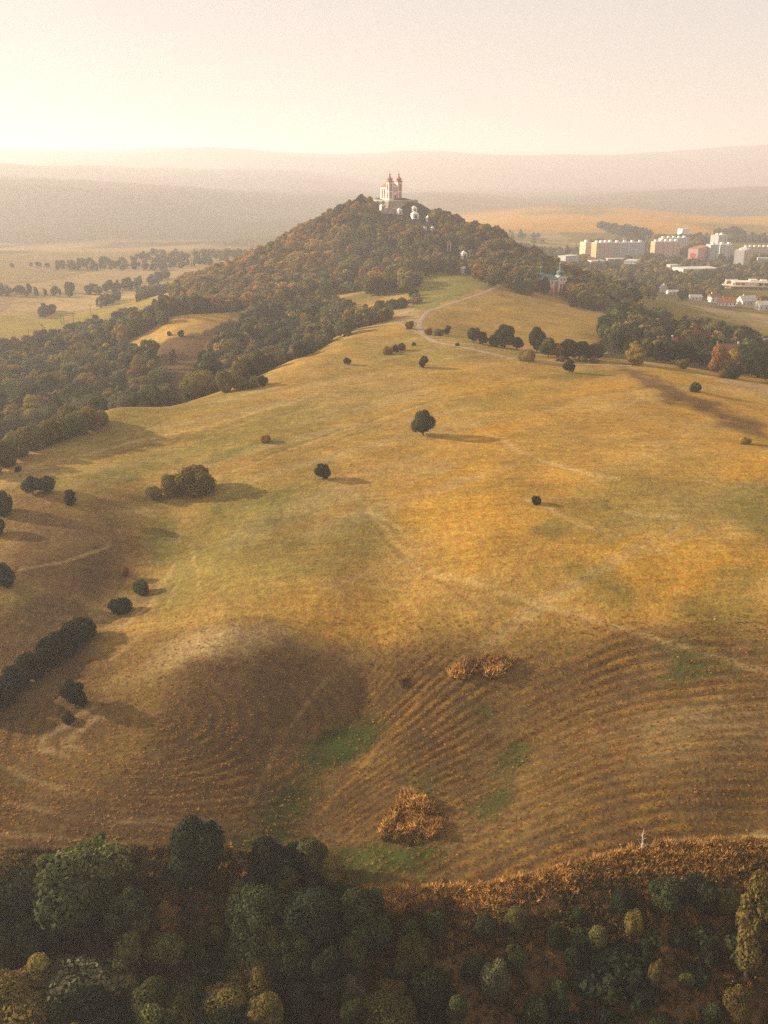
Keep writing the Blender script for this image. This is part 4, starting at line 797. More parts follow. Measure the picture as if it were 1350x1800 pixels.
# ------------------------------------------------------------------ town
def window_rows(L, Wd, H, floors, bx, sides=True, z0=0.9):
    m = MB(); fh = H / floors
    for f in range(floors):
        za = f * fh + z0; zb = za + fh * 0.48
        n = int(L / bx)
        for k in range(n):
            xa = -L / 2 + (k + 0.5) * L / n; m.box(xa - bx * 0.27, xa + bx * 0.27, -Wd / 2 - 0.05, -Wd / 2 + 0.03, za, zb)
        if sides:
            for k in (-0.22, 0.22): m.box(-L / 2 - 0.05, -L / 2 + 0.03, k * Wd - 0.6, k * Wd + 0.6, za, zb); m.box(L / 2 - 0.03, L / 2 + 0.05, k * Wd - 0.6, k * Wd + 0.6, za, zb)
    return m
TOWN = []; BLOCKS = []
def block(u, v, L, Wd, H, rot, wall, label, end=None, roof=None, floors=8, lifts=4, ymin=1000, ymax=1800, panel=None, balc=True, Yset=None, sides=False):
    if Yset: x = x_of(u, v, Yset); y = Yset; z = min(on_ground(x, y), EYE - Yset * tan_dep(v) )
    else: x, y, z = hit(u, v, ymin, ymax)
    b = empty('apartment_block', (x, y, z - 0.5), math.radians(rot)); tag(b, label, 'building')
    w = MB().box(-L / 2, L / 2, -Wd / 2, Wd / 2, 0, H).build('wall', wall, b)
    m = MB(); m.box(-L / 2 - .15, L / 2 + .15, -Wd / 2 - .15, Wd / 2 + .15, H, H + 0.5); m.build('roof', roof or M_LIGHTROOF, b)
    wi = window_rows(L, Wd, H, floors, 3.0, sides).build('window_rows', M_DARKGLASS_SOFT, b); wi['kind'] = 'stuff'
    if end:
        for sx in (-1, 1): MB().box(min(sx * L / 2, sx * (L / 2 + .12)), max(sx * L / 2, sx * (L / 2 + .12)), -Wd / 2, Wd / 2, 0, H).build('end_wall', end, b)
    for k in range(lifts):
        xx = -L / 2 + (k + .5) * L / lifts; MB().box(xx - 1.8, xx + 1.8, -2, 2, H + .5, H + 3.0).build('lift_housing', M_WHITE, b)
    if panel: MB().box(-L / 2 - .25, -L / 2 - .1, -Wd * .28, Wd * .28, H * .45, H * .72).build('end_panel', panel, b)
    if balc:
        for k in range(lifts):
            xx = -L / 2 + (k + .5) * L / lifts + 4
            if xx + 1.6 < L / 2: MB().box(xx - 1.6, xx + 1.6, -Wd / 2 - 1.1, -Wd / 2, 2.8, H - .4).build('balcony_stack', wall, b)
    PLACED.append((x, y, max(L, Wd) * 0.5)); TOWN.append((x, y, max(L, Wd) * 0.55))
    s_ = mpp(x, y, z); BLOCKS.append((u, (L * abs(math.cos(math.radians(rot))) + Wd * abs(math.sin(math.radians(rot)))) / s_ / 2, v - H / s_ - 3, v - 5, y))
    return b
M_DARKGLASS_SOFT = plain('window_glass', (0.16, 0.16, 0.17), rough=0.3, spec=0.4)
CREAM, PEACH, PINK, BLUE = paint(0.58, 0.49, 0.34), paint(0.62, 0.37, 0.18), paint(0.52, 0.36, 0.30), paint(0.42, 0.45, 0.46)
GREEN, OFFW, ROSE, SAND = paint(0.44, 0.52, 0.45), paint(0.54, 0.52, 0.49), paint(0.56, 0.33, 0.28), paint(0.60, 0.50, 0.34)
block(1028, 456, 10, 14, 24, 24, CREAM, 'cream end block beside the peach gable of the pink apartment row', lifts=1, end=CREAM, balc=False)
block(1058, 460, 30, 12, 26, 24, PINK, 'pink apartment block with a peach gable end', end=PEACH, lifts=4)
block(1102, 458, 44, 12, 25, 6, BLUE, 'long blue-grey apartment block next to the pink one', lifts=4)
block(1168, 452, 40, 12, 22, 14, PINK, 'pale pink apartment row with chimneys left of the red-panelled gable', end=PEACH, lifts=5)
block(1182, 442, 44, 12, 20, 14, OFFW, 'off-white block behind the pale pink row', lifts=5, balc=False)
block(1226, 462, 56, 13, 21, 58, ROSE, 'rose apartment block running uphill with a red panel on its gable', end=paint(0.64, 0.44, 0.38), roof=M_ORANGE, lifts=0, panel=paint(0.62, 0.09, 0.05))
block(1262, 432, 24, 14, 22, 40, OFFW, 'tall pale block at the far end of the rose block', lifts=2, Yset=1560)
block(1201, 418, 17, 14, 16, 20, paint(0.74, 0.74, 0.74), 'lone white cube-like building below the golden hill', lifts=0, balc=False, floors=5, Yset=1800)
block(1250, 460, 13, 12, 23, 12, GREEN, 'greenish grey block behind the rose apartment block', lifts=1)
block(1272, 455, 22, 12, 20, 12, OFFW, 'off-white block between the greenish and the yellow-footed blocks', lifts=2)
block(1302, 472, 40, 12, 24, 60, SAND, 'sand coloured block with a blank white gable and yellow foot', end=OFFW, lifts=3, roof=M_LIGHTROOF)
block(1330, 444, 44, 12, 8, 8, CREAM, 'long low cream row of flats behind the sand coloured block', lifts=6, floors=3, balc=False, roof=M_TILE, Yset=1500)
block(998, 470, 26, 13, 15, 40, GREEN, 'pale green block with a light roof just behind the wooded ridge', lifts=0, floors=5, end=OFFW, balc=False)
block(1048, 467, 20, 12, 7, 15, OFFW, 'low white school wing in front of the pink block', lifts=0, floors=2, balc=False, roof=M_GREYROOF)
block(1080, 465, 22, 12, 8, 5, paint(0.40, 0.30, 0.26), 'flat-roofed school building with a brown front', lifts=0, floors=2, balc=False, roof=M_LIGHTROOF)
block(1110, 474, 14, 22, 12, -28, OFFW, 'white school wing with stacked balconies', lifts=0, floors=4, roof=M_LIGHTROOF, balc=False, sides=True)
block(1222, 484, 46, 26, 9, 12, OFFW, 'wide white hall with a broad pale flat roof', lifts=0, floors=2, balc=False, roof=M_LIGHTROOF)
block(1182, 480, 12, 10, 10, 10, SAND, 'small beige block beside the wide white hall', lifts=0, floors=3, balc=False)
block(1345, 470, 20, 16, 12, -10, OFFW, 'pale building at the far side of the dark clump by the sand block', lifts=0, floors=3, balc=False)

def house(name, u, v, L, Wd, H, rh, rot, wall, roof, label, ymin=600, ymax=1200, chim=1, hip=0.0):
    x, y, z = hit(u, v, ymin, ymax)
    b = empty(name, (x, y, z - 0.4), math.radians(rot)); tag(b, label, 'house')
    w = MB(); w.box(-L / 2, L / 2, -Wd / 2, Wd / 2, 0, H); 
    if hip == 0:
        for sx in (-1, 1):
            bb = len(w.V); xx = sx * (L / 2 - 0.01); w.V += [(xx, -Wd / 2, H), (xx, Wd / 2, H), (xx, 0, H + rh * 0.93)]; w.F.append((bb, bb + 1, bb + 2))
    w.build('wall', wall, b)
    rf = MB().gable(-L / 2, L / 2, -Wd / 2, Wd / 2, H, rh, 0.5, hip).build('roof', roof, b)
    for k in range(chim):
        xx = -L * 0.25 + k * L * 0.5; MB().box(xx - .35, xx + .35, .3, 1.0, H + rh * .4, H + rh + 1.0).build('chimney', M_WHITE, rf)
    n = max(2, int(L / 3.2))
    for k in range(n):
        xx = -L / 2 + (k + .5) * L / n; MB().box(xx - .5, xx + .5, -Wd / 2 - .06, -Wd / 2 + .02, H * .35, H * .75).build('window', M_DARKGLASS, b)
    for yy in (-Wd * .2, Wd * .2):
        for sx in (-1, 1): MB().box(sx * L / 2 - .05, sx * L / 2 + .05, yy - .45, yy + .45, H * .35, H * .75).build('window', M_DARKGLASS, b)
    PLACED.append((x, y, max(L, Wd) * 0.6)); CLEAR_VIEW.append((u, v - 6, 14, y)); return b
house('house', 1166, 513, 8, 7, 4, 4.0, 80, M_WHITE, M_GREYROOF, 'white gabled house among trees behind the grassy ridge', chim=0)
house('house', 1182, 518, 10, 6, 3, 2, 10, M_WHITE, M_LIGHTROOF, 'low white shed in front of the white gabled house', chim=0)
house('house', 1254, 531, 8, 7, 5, 2.6, 10, M_WHITE, M_TILE, 'white house with a brown roof next to the orange-roofed one', chim=1)
house('house', 1276, 537, 14, 9, 3.5, 4, 10, M_WHITE, M_ORANGE, 'house with a bright orange hipped roof above the grassy ridge', chim=1, hip=2.5)
house('house', 1222, 527, 10, 6, 3, 2.2, 5, M_WHITE, M_GREYROOF, 'small grey-roofed house left of the orange roof', chim=0)
house('house', 1312, 536, 14, 9, 4, 4.5, 15, M_WHITE, M_LIGHTROOF, 'white house with a pale steep roof right of the orange roof', chim=1)
house('house', 1342, 545, 12, 9, 5, 3, 5, M_WHITE, M_LIGHTROOF, 'pale boxy house beside the pale steep roof', chim=0)
house('house', 1285, 500, 12, 8, 4, 2, 5, CREAM, M_LIGHTROOF, 'small cream building at the left end of the unfinished concrete frame', chim=0, ymin=900)
house('farmhouse', 1192, 614, 15, 9, 3.2, 3.8, 8, M_WHITE, M_TILE, 'brown-roofed house half sunk behind the dark row of trees', ymin=440, ymax=620, chim=1, hip=3)
house('farmhouse', 1277, 628, 22, 10, 3.5, 4.2, -6, M_WHITE, M_TILE, 'long house with a red-brown hipped roof and white chimneys', ymin=440, ymax=620, chim=2, hip=4)
house('house', 1345, 612, 12, 8, 4, 2.4, 20, M_WHITE, M_GREYROOF, 'grey-roofed house in the trees right of the golden pointed tree', ymin=440, ymax=680, chim=1)

def concrete_frame():
    x, y, z = hit(1312, 508, 850, 1150)
    b = empty('unfinished_building', (x, y, z), math.radians(-8)); tag(b, 'unfinished concrete frame building with open bays lit by the sun', 'building')
    cm = paint(0.70, 0.58, 0.40)
    MB().box(-20, 20, -9, 9, 0, 0.5).build('floor_slab', cm, b); MB().box(-23, 21, -11, 9, 3.2, 3.9).build('floor_slab', cm, b); MB().box(-14, 21, -9, 9, 7.0, 7.7).build('roof_slab', cm, b)
    for k in range(9): MB().box(-20 + k * 5 - .4, -20 + k * 5 + .4, -8.8, -8.0, 0.5, 3.2).build('column', cm, b)
    for k in range(7): MB().box(-13 + k * 5.5 - .5, -13 + k * 5.5 + .5, -8.8, -8.0, 3.9, 7.0).build('column', cm, b)
    MB().box(-14, 20, -2, 8, 0.5, 6.98).build('core_wall', paint(0.42, 0.33, 0.24), b); MB().box(2, 9, -3, 4, 7.7, 9.8).build('roof_hut', M_WHITE, b); MB().box(13, 19, -3, 4, 7.7, 9.2).build('roof_hut', M_WHITE, b)
    MB().box(-4, 8, -8.9, -8.5, 3.9, 7.0).build('infill_wall', cm, b)
    PLACED.append((x, y, 24)); CLEAR_VIEW.append((1312, 500, 42, y))
concrete_frame()

# ------------------------------------------------------------------ power poles in the far left field
def pole(u, v, hp, double):
    x, y, z = hit(u, v, 560, 1200); h = hp * mpp(x, y, z)
    p = empty('power_pole', (x, y, z), R.uniform(-.3, .3)); tag(p, ('twin-legged wooden power pole' if double else 'single wooden power pole') + ' in the pale green valley field', 'pole', 'double poles in the valley' if double else 'single poles in the valley')
    for dx in ((-0.9, 0.9) if double else (0,)):
        V, Fq = [], []; tube(V, Fq, [np.array((dx, 0, -0.8)), np.array((dx * .5, 0, h))], [0.24, 0.17], 7); link('shaft', mesh_np('pole_shaft', np.array(V), np.array(Fq)), M_WOOD, p)
    c = MB().box(-1.5, 1.5, -.1, .1, h - .9, h - .65).build('crossarm', M_WOOD, p)
    for dx in (-1.3, 0, 1.3): MB().box(dx - .08, dx + .08, -.08, .08, h - .65, h - .35).build('insulator', M_WHITE, c)
for a in [(108, 572, 20, 0), (113, 576, 22, 0), (130, 571, 22, 0), (76, 590, 20, 0), (80, 592, 18, 0), (51, 590, 12, 0), (160, 555, 20, 0), (176, 540, 18, 0), (199, 524, 16, 0), (216, 518, 14, 0), (237, 512, 14, 0)]:
    pole(*a)

# ------------------------------------------------------------------ dirt tracks, draped a hand above the ground
def ribbon(name, pts, width, label, ymax=760):
    P = np.array([hit(u, v, 300, ym)[:2] for u, v, ym in pts]); d = np.r_[0, np.cumsum(np.hypot(*np.diff(P, axis=0).T))]
    n = max(8, int(d[-1] / 1.6)); s = np.linspace(0, d[-1], n); q = np.stack([np.interp(s, d, P[:, i]) for i in (0, 1)], 1)
    for _ in range(14): q[1:-1] = (q[:-2] + 2 * q[1:-1] + q[2:]) / 4
    t = np.gradient(q, axis=0); t /= np.linalg.norm(t, axis=1)[:, None]; nn = np.stack([-t[:, 1], t[:, 0]], 1); V = []; K = 5
    for k in range(K):
        w = width * (k / (K - 1) - .5) * (1 + 0.25 * fbm(s, s * 0 + k, 9, 2)); p = q + nn * w[:, None]; V.append(np.c_[p, height(p[:, 0], p[:, 1]) + 0.12 - 0.10 * (k in (0, K - 1))])
    V = np.stack(V, 1).reshape(-1, 3); i = np.arange(n * K).reshape(n, K); Fq = np.stack([i[:-1, :-1], i[:-1, 1:], i[1:, 1:], i[1:, :-1]], -1).reshape(-1, 4)
    tag(link(name, mesh_np(name, V, Fq, True), M_TRACK), label, 'path', kind='structure')
ribbon('path', [(884, 502, 760), (862, 510, 760), (830, 522, 740), (800, 531, 700), (770, 541, 660), (748, 552, 620), (738, 564, 590), (738, 578, 560), (748, 592, 500), (772, 603, 480), (800, 607, 470), (835, 615, 460), (870, 623, 450), (905, 631, 440)], 3.0, 'pale dirt track winding over the saddle towards the hill')
ribbon('path', [(905, 631, 440), (960, 638, 430), (1020, 641, 425), (1070, 641, 425), (1110, 643, 425)], 2.6, 'pale dirt track along the crest in front of the trees')
ribbon('path', [(690, 566, 520), (715, 575, 520), (742, 588, 510), (772, 603, 480)], 2.2, 'short pale footpath joining the fork on the crest')
# ------------------------------------------------------------------ woods
def clear_mask(X, Yg, Z, u, v):
    ok = np.ones(len(X), bool)
    for (cu, cv, cr, cy) in CLEAR_VIEW:
        ok &= ~((np.hypot(u - cu, (v - cv) * 0.8) < cr + 4) & (Yg < cy + 4) & (Yg > cy - 160))
    for (bu, bw, bv0, bv1, by) in BLOCKS: ok &= ~((np.abs(u - bu) < bw + 3) & (v > bv0) & (v < bv1) & (Yg < by) & (Yg > by - 260))
    for (px, py, pr) in TOWN: ok &= np.hypot(X - px, Yg - py) > pr
    return ok
def and_mask(*fs): return lambda *a: np.logical_and.reduce([f(*a) for f in fs])
MIXED = [('round', 4), ('oval', 3), ('spread', 2), ('spire', 0.7)]
VAL_T = [('green', 3), ('olive', 3), ('dark', 2), ('grey', 2), ('yellow', .35), ('rust', .5)]
WOODS = []
FRONT = [(-700, 2100), (-700, 1530), (-250, 1515), (0, 1512), (110, 1496), (165, 1520), (200, 1560), (290, 1610), (400, 1600), (440, 1545), (475, 1510), (560, 1500), (620, 1540), (655, 1640), (720, 1665), (790, 1690), (830, 1760), (900, 1790), (960, 1900), (960, 2100)]
WOODS += scatter(FRONT, (55, 150), 4.5, [('round', 4), ('oval', 3), ('spread', 2), ('spire', .8), ('bush', 1)], [('black', 3.5), ('dark', 5.5), ('green', 2.2), ('olive', 1.3), ('yellow', .12), ('rust', .15), ('grey', .5)], (4.5, 10.5), 'front', seed=21, clear=.5)
A = [(-200, 765), (0, 732), (190, 724), (300, 706), (275, 645), (262, 612), (205, 600), (262, 566), (310, 548), (400, 528), (420, 500), (340, 502), (260, 540), (200, 556), (100, 585), (0, 606), (-200, 640)]
not_brown = lambda X, Yg, Z, u, v: ~(in_poly(u, v, BROWN_SLOPE) & (Yg > 430) & (Yg < 640))
low_land = lambda X, Yg, Z, u, v: (Z - EYE < -90.5)
WOODS += scatter(A, (330, 800), 7.6, MIXED, VAL_T, (7, 13), 'valley', mask=and_mask(not_brown, low_land), seed=22)
B = [(325, 700), (345, 640), (400, 582), (430, 556), (520, 535), (560, 548), (640, 552), (700, 540), (738, 532), (722, 552), (640, 578), (600, 592), (520, 628), (470, 664), (420, 690)]
WOODS += scatter(B, (395, 660), 7.2, MIXED, VAL_T, (6, 12), 'belt', mask=and_mask(not_brown, lambda X, Yg, Z, u, v: (Z - EYE < -82.5) & ~((Yg > 395) & (Z - EYE > -86) & (u < 600))), seed=23)
Hh = [(300, 512), (330, 482), (400, 468), (480, 430), (560, 385), (640, 346), (662, 352), (668, 374), (690, 384), (740, 392), (750, 372), (820, 388), (872, 400), (900, 432), (960, 450), (1000, 472), (1050, 490), (1112, 520), (1118, 560), (1090, 580), (1040, 545), (990, 520), (930, 503), (870, 490), (812, 466), (740, 470), (700, 474), (735, 490), (725, 520), (650, 500), (640, 478), (560, 508), (500, 520), (420, 545), (340, 540)]
HILL_T = [('green', 3), ('olive', 4), ('dark', 1.5), ('yellow', .8), ('rust', 1.4)]
HILL_GLOW = [('green', 1.0), ('olive', 3), ('yellow', 2.6), ('rust', 1.8), ('amber', 1.8)]  # warm crown tints put the low sun's glow on the hill's left flank
not_terr = lambda X, Yg, Z, u, v: (np.hypot(X - UC[0], Yg - UC[1]) > 21) & ~((np.abs(X - UC[0] - 3) < 20) & (Yg < UC[1]) & (Yg > UC[1] - 36))
WOODS += scatter(Hh, (660, 1010), 7.4, [('round', 4), ('oval', 3), ('spread', 2)], HILL_T, (8, 13), 'hill', mask=and_mask(clear_mask, not_terr, lambda X, Yg, Z, u, v: (u - 600 + (v - 400) * .8 + 60 * fbm(X, Yg, 40, 2) > 0)), seed=24)
WOODS += scatter(Hh, (660, 1010), 7.4, [('round', 4), ('oval', 3), ('spread', 2)], HILL_GLOW, (8, 13), 'hill', mask=and_mask(clear_mask, not_terr, lambda X, Yg, Z, u, v: (u - 600 + (v - 400) * .8 + 60 * fbm(X, Yg, 40, 2) <= 0)), seed=34)
# scrub on the lower flank
SCR = [(420, 545), (500, 515), (560, 500), (650, 478), (740, 480), (735, 520), (735, 540), (640, 552), (560, 545), (480, 545)]
WOODS += scatter(SCR, (600, 800), 7.0, [('bush', 4), ('low', 3), ('round', 1), ('spire', .5)], VAL_T, (2.2, 6), 'scrub', mask=lambda X, Yg, Z, u, v: fbm(X, Yg, 40, 3) > -0.05, seed=25)
Dd = [(1056, 608), (1056, 570), (1085, 545), (1115, 535), (1180, 560), (1250, 574), (1350, 598), (1520, 625), (1520, 705), (1350, 668), (1290, 648), (1240, 640), (1120, 632), (1080, 622)]
WOODS += scatter(Dd, (425, 740), 7.6, MIXED, [('dark', 4), ('green', 3), ('olive', 2), ('rust', .5), ('yellow', .3)], (7, 12), 'right', mask=and_mask(clear_mask, lambda X, Yg, Z, u, v: ~((Yg < 470) & (Z - EYE > -91) & (u < 1300))), seed=26)
WOODS += scatter([(1130, 545), (1350, 575), (1350, 600), (1130, 560)], (560, 760), 12, [('bush', 3), ('low', 2)], [('dark', 1), ('green', 1)], (2.5, 5), 'ridge', mask=lambda X, Yg, Z, u, v: fbm(X, Yg, 50, 2) > 0, seed=27)
WOODS += scatter([(640, 2100), (640, 1640), (800, 1640), (960, 1600), (1100, 1640), (1400, 1600), (2000, 1600), (2000, 2100)], (70, 135), 4.2, [('bush', 3), ('low', 4)], [('black', 3), ('dark', 3), ('green', 1), ('olive', .6), ('rust', .8)], (1.0, 3.2), 'slope', mask=lambda X, Yg, Z, u, v: fbm(X, Yg, 18, 3) > -0.15, seed=35, clear=.9)
# around the lower church
WOODS += scatter([(930, 512), (935, 470), (1000, 470), (1060, 500), (1080, 560), (1010, 535), (985, 527)], (640, 760), 7.5, MIXED, [('green', 2), ('olive', 2), ('dark', 2)], (7, 12), 'hill', mask=lambda X, Yg, Z, u, v: ~((np.abs(u - 984) < 11) & (Yg < LC[1] + 8)) & ~((np.abs(u - 952) < 5) & (Yg < LC[1] + 6)) & ~((u > 944) & (u < 1000) & (Yg < LC[1] - 14)), seed=28)
# town greenery, valley hedges, groves far off
def town_mask(X, Yg, Z, u, v): return (fbm(X, Yg, 90, 3) > np.where(v > 478, -0.9, np.where(v > 455, -0.25, 0.08)))
WOODS += scatter([(905, 470), (920, 420), (1010, 425), (1190, 415), (1380, 405), (1500, 420), (1500, 570), (1350, 575), (1260, 552), (1150, 520), (1060, 490), (1000, 470)], (780, 1900), 10.0, MIXED, [('green', 2), ('olive', 3), ('dark', 1), ('yellow', .8), ('grey', 1)], (6, 12), 'town', mask=and_mask(clear_mask, town_mask), seed=29)
WOODS += scatter([(998, 410), (1012, 397), (1050, 394), (1120, 400), (1148, 412), (1060, 412)], (1780, 2200), 12, MIXED, [('dark', 1), ('green', 1)], (9, 16), 'far', seed=30)
WOODS += scatter([(1240, 430), (1250, 405), (1300, 402), (1320, 425), (1300, 435)], (1500, 2100), 13, MIXED, [('dark', 1), ('green', 1)], (9, 15), 'far', seed=31)
WOODS += scatter([(890, 425), (880, 400), (960, 415), (1020, 425), (1000, 440), (930, 440)], (1250, 2200), 22, MIXED, [('green', 1), ('grey', 1)], (7, 12), 'far', mask=lambda X, Yg, Z, u, v: fbm(X, Yg, 150, 3) > 0, seed=32)
for i, (poly, yr, sp) in enumerate([([(240, 524), (245, 512), (330, 495), (335, 508)], (800, 1060), 6), ([(60, 553), (70, 540), (180, 527), (185, 538)], (740, 1000), 7), ([(165, 540), (175, 522), (215, 515), (220, 530)], (700, 1100), 8),
                                    ([(-100, 560), (-50, 500), (80, 500), (150, 505), (300, 478), (330, 486), (130, 516), (30, 548)], (900, 1500), 12), ([(-100, 500), (-100, 470), (100, 462), (280, 440), (440, 440), (440, 452), (180, 480), (20, 505)], (1150, 1700), 14)]):
    WOODS += scatter(poly, yr, sp, MIXED, [('green', 2), ('olive', 1), ('grey', 2)], (5, 10), 'far', mask=(lambda X, Yg, Z, u, v: fbm(X, Yg, 60, 2) > -0.25) if i > 2 else None, seed=40 + i)

# which of them show largest
def in_sight(t):
    x, y, z = t['x'], t['y'], t['z'] + t['h'] * 0.8
    u, v = project(np.array([x]), np.array([y]), np.array([z])); u, v = u[0], v[0]
    if not (-15 < u < 1365 and 0 < v < 1815): return 0.0
    if t['zone'] != 'front':
        f = np.linspace(0.25, 0.97, 40); zz = EYE + (z - EYE) * f
        if (height(x * f, y * f) > zz).any(): return 0.0
    return t['h'] / mpp(x, y, z)
for t in WOODS:
    t['px'] = t['h'] / mpp(t['x'], t['y'], t['z'])
WOODS.sort(key=lambda t: -t['px'])
cnt = {'tree': 0, 'bush': 0}; REST = []
ZLAB = {'front': ('in the dark wood below the stubble field', 'lower wood'), 'valley': ('in the valley wood beyond the field-edge hedge', 'valley wood'), 'belt': ('in the wooded belt below the golden knoll', 'wooded belt'),
        'hill': ('on the wooded church hill', 'hill wood'), 'right': ('in the wood behind the crest track', 'wood behind the crest'), 'scrub': ('on the scrubby flank below the church hill', 'scrub flank'), 'slope': ('scattered over the weedy slope below the stubble field', 'weedy slope'), 'ridge': ('on the grassy ridge before the town', 'ridge shrubs')}
SIZES = {'tree': (8.0, 10.5), 'bush': (2.0, 4.5)}
for t in WOODS:
    bushy = t['kind'] in ('bush', 'low'); key = 'bush' if bushy else 'tree'
    if t['zone'] in ZLAB and cnt[key] < (245 if key == 'tree' else 120) and in_sight(t) > 0:
        cnt[key] += 1; where, grp = ZLAB[t['zone']]
        lab = ('small ' if t['h'] < SIZES[key][0] else 'tall ' if t['h'] > SIZES[key][1] else '') + '%s %s %s %s' % (SHW[t['kind']], WORD[t['tint']], key, where)
        plant(key, t['kind'], t['x'], t['y'], t['z'], t['h'], t['w'], t['tint'], lab, key, lab.replace(' ' + where, '') + {'tree': 's, ', 'bush': 'es, '}[key] + grp, near=t['px'] > 40)
    else: REST.append(t)
print('individual', cnt, 'rest', len(REST))

# ---- everything past that as one mass, each tree still standing where it grows
def gn_scatter(name, protos, P, rot, scl, idx, tint, label, cat):
    col = bpy.data.collections.new(name + '_kinds')
    for i, me in enumerate(protos):
        me = me.copy(); me.materials.clear(); me.materials.append(M_GRASS_I if cat == 'grass' else M_LEAF_I)
        o = bpy.data.objects.new('%s_kind_%03d' % (name, i), me); col.objects.link(o)
    me = bpy.data.meshes.new(name); me.vertices.add(len(P)); me.vertices.foreach_set('co', np.asarray(P, np.float32).ravel())
    a = me.attributes.new('turn', 'FLOAT_VECTOR', 'POINT'); a.data.foreach_set('vector', np.asarray(rot, np.float32).ravel())
    a = me.attributes.new('size', 'FLOAT_VECTOR', 'POINT'); a.data.foreach_set('vector', np.asarray(scl, np.float32).ravel())
    a = me.attributes.new('pick', 'INT', 'POINT'); a.data.foreach_set('value', np.asarray(idx, np.int32))
    a = me.attributes.new('tint', 'FLOAT_COLOR', 'POINT'); a.data.foreach_set('color', np.c_[np.asarray(tint), np.ones(len(P))].astype(np.float32).ravel())
    ng = bpy.data.node_groups.new(name + '_nodes', 'GeometryNodeTree'); ng.interface.new_socket('Geometry', in_out='INPUT', socket_type='NodeSocketGeometry'); ng.interface.new_socket('Geometry', in_out='OUTPUT', socket_type='NodeSocketGeometry')
    N = ng.nodes.new; L = ng.links.new; gi = N('NodeGroupInput'); go = N('NodeGroupOutput'); ip = N('GeometryNodeInstanceOnPoints'); ci = N('GeometryNodeCollectionInfo')
    ci.inputs['Collection'].default_value = col; ci.inputs['Separate Children'].default_value = True; ci.inputs['Reset Children'].default_value = True
    def attr(n_, ty): q = N('GeometryNodeInputNamedAttribute'); q.data_type = ty; q.inputs['Name'].default_value = n_; return q.outputs['Attribute']
    L(gi.outputs[0], ip.inputs['Points']); L(ci.outputs[0], ip.inputs['Instance']); ip.inputs['Pick Instance'].default_value = True
    L(attr('pick', 'INT'), ip.inputs['Instance Index']); L(attr('size', 'FLOAT_VECTOR'), ip.inputs['Scale'])
    er = N('FunctionNodeEulerToRotation'); L(attr('turn', 'FLOAT_VECTOR'), er.inputs[0]); L(er.outputs[0], ip.inputs['Rotation'])
    L(ip.outputs[0], go.inputs[0])
    o = link(name, me); md = o.modifiers.new('spread', 'NODES'); md.node_group = ng; tag(o, label, cat, kind='stuff'); return o
def wood_mass(name, trees, label, cat):
    protos = []; first = {}
    for k in sorted({t['kind'] for t in trees}):
        first[k] = len(protos); protos += [fm for fm, tm in FAR[k]] + [fm for fm, tm in NEAR[k]]
    g = np.random.default_rng(9); n = len(trees); P = np.array([(t['x'], t['y'], t['z']) for t in trees])
    scl = np.array([(t['w'] / SHAPES[t['kind']][1] / 2,) * 2 + (t['h'] / SHAPES[t['kind']][0],) for t in trees]); rot = np.zeros((n, 3)); rot[:, 2] = g.random(n) * 6.28
    idx = [first[t['kind']] + g.integers(len(FAR[t['kind']])) + (len(FAR[t['kind']]) if t['px'] > 42 else 0) for t in trees]
    tint = np.array([TINT[t['tint']] for t in trees]) * (.8 + .4 * g.random((n, 1)))
    return gn_scatter(name, protos, P, rot, scl, idx, tint, label, cat)
wood_mass('woodland', REST, 'mixed woodland covering the church hill, the valley and the town gardens', 'woodland')

# ------------------------------------------------------------------ dry grass and stubble: nobody could count it
def tuft(seed, n, h, w, spread):
    g = np.random.default_rng(seed); V = []; A = []
    for k in range(n):
        a = g.random() * 6.28; r = spread * g.random(); b = np.array((math.cos(a) * r, math.sin(a) * r, -0.05)); ln = g.normal(size=2) * 0.35; hh = h * (.5 + .7 * g.random())
        t = g.random() * 6.28; e = np.array((math.cos(t), math.sin(t), 0)) * w; tip = b + np.array((ln[0] * hh, ln[1] * hh, hh)); md = b + np.array((ln[0] * hh * .35, ln[1] * hh * .35, hh * .6))
        V += [b - e, b + e, md + e * .8, tip]; A += [g.random()] * 4
    me = mesh_np('tuft', np.array(V), np.arange(len(V)).reshape(-1, 4)); at = me.attributes.new('leaf', 'FLOAT_COLOR', 'POINT')
    c = np.ones((len(V), 4), np.float32); c[:, 0] = A; c[:, 1] = 0.5; at.data.foreach_set('color', c.ravel()); me.materials.append(M_LEAF); return me
TALL = [tuft(i, 34, 1.0, 0.07, 0.55) for i in range(4)]; SHORT = [tuft(20 + i, 16, 0.30, 0.06, 0.45) for i in range(4)]
STRAWS = [(0.48, 0.29, 0.085), (0.36, 0.205, 0.058), (0.23, 0.13, 0.042), (0.12, 0.09, 0.032)]
def spread_pix(n, umin, umax, vmin, vmax, keep, seed):
    """random ground points whose pixels fall inside a window"""
    g = np.random.default_rng(seed); ylo = (98 if vmax > 1600 else 120); X = g.uniform(-130, 150, n); Yg = g.uniform(ylo - 8, 225, n); Z = height(X, Yg); u, v = project(X, Yg, Z)
    ok = (u > umin) & (u < umax) & (v > vmin) & (v < vmax) & keep(X, Yg, u, v); return X[ok], Yg[ok], Z[ok], u[ok], v[ok]
def low_edge(u): return np.interp(u, [-300, 0, 300, 420, 560, 640, 700, 850, 1000, 1100, 1180, 1350, 1600], [1500, 1500, 1490, 1500, 1540, 1568, 1566, 1560, 1525, 1497, 1484, 1480, 1478])
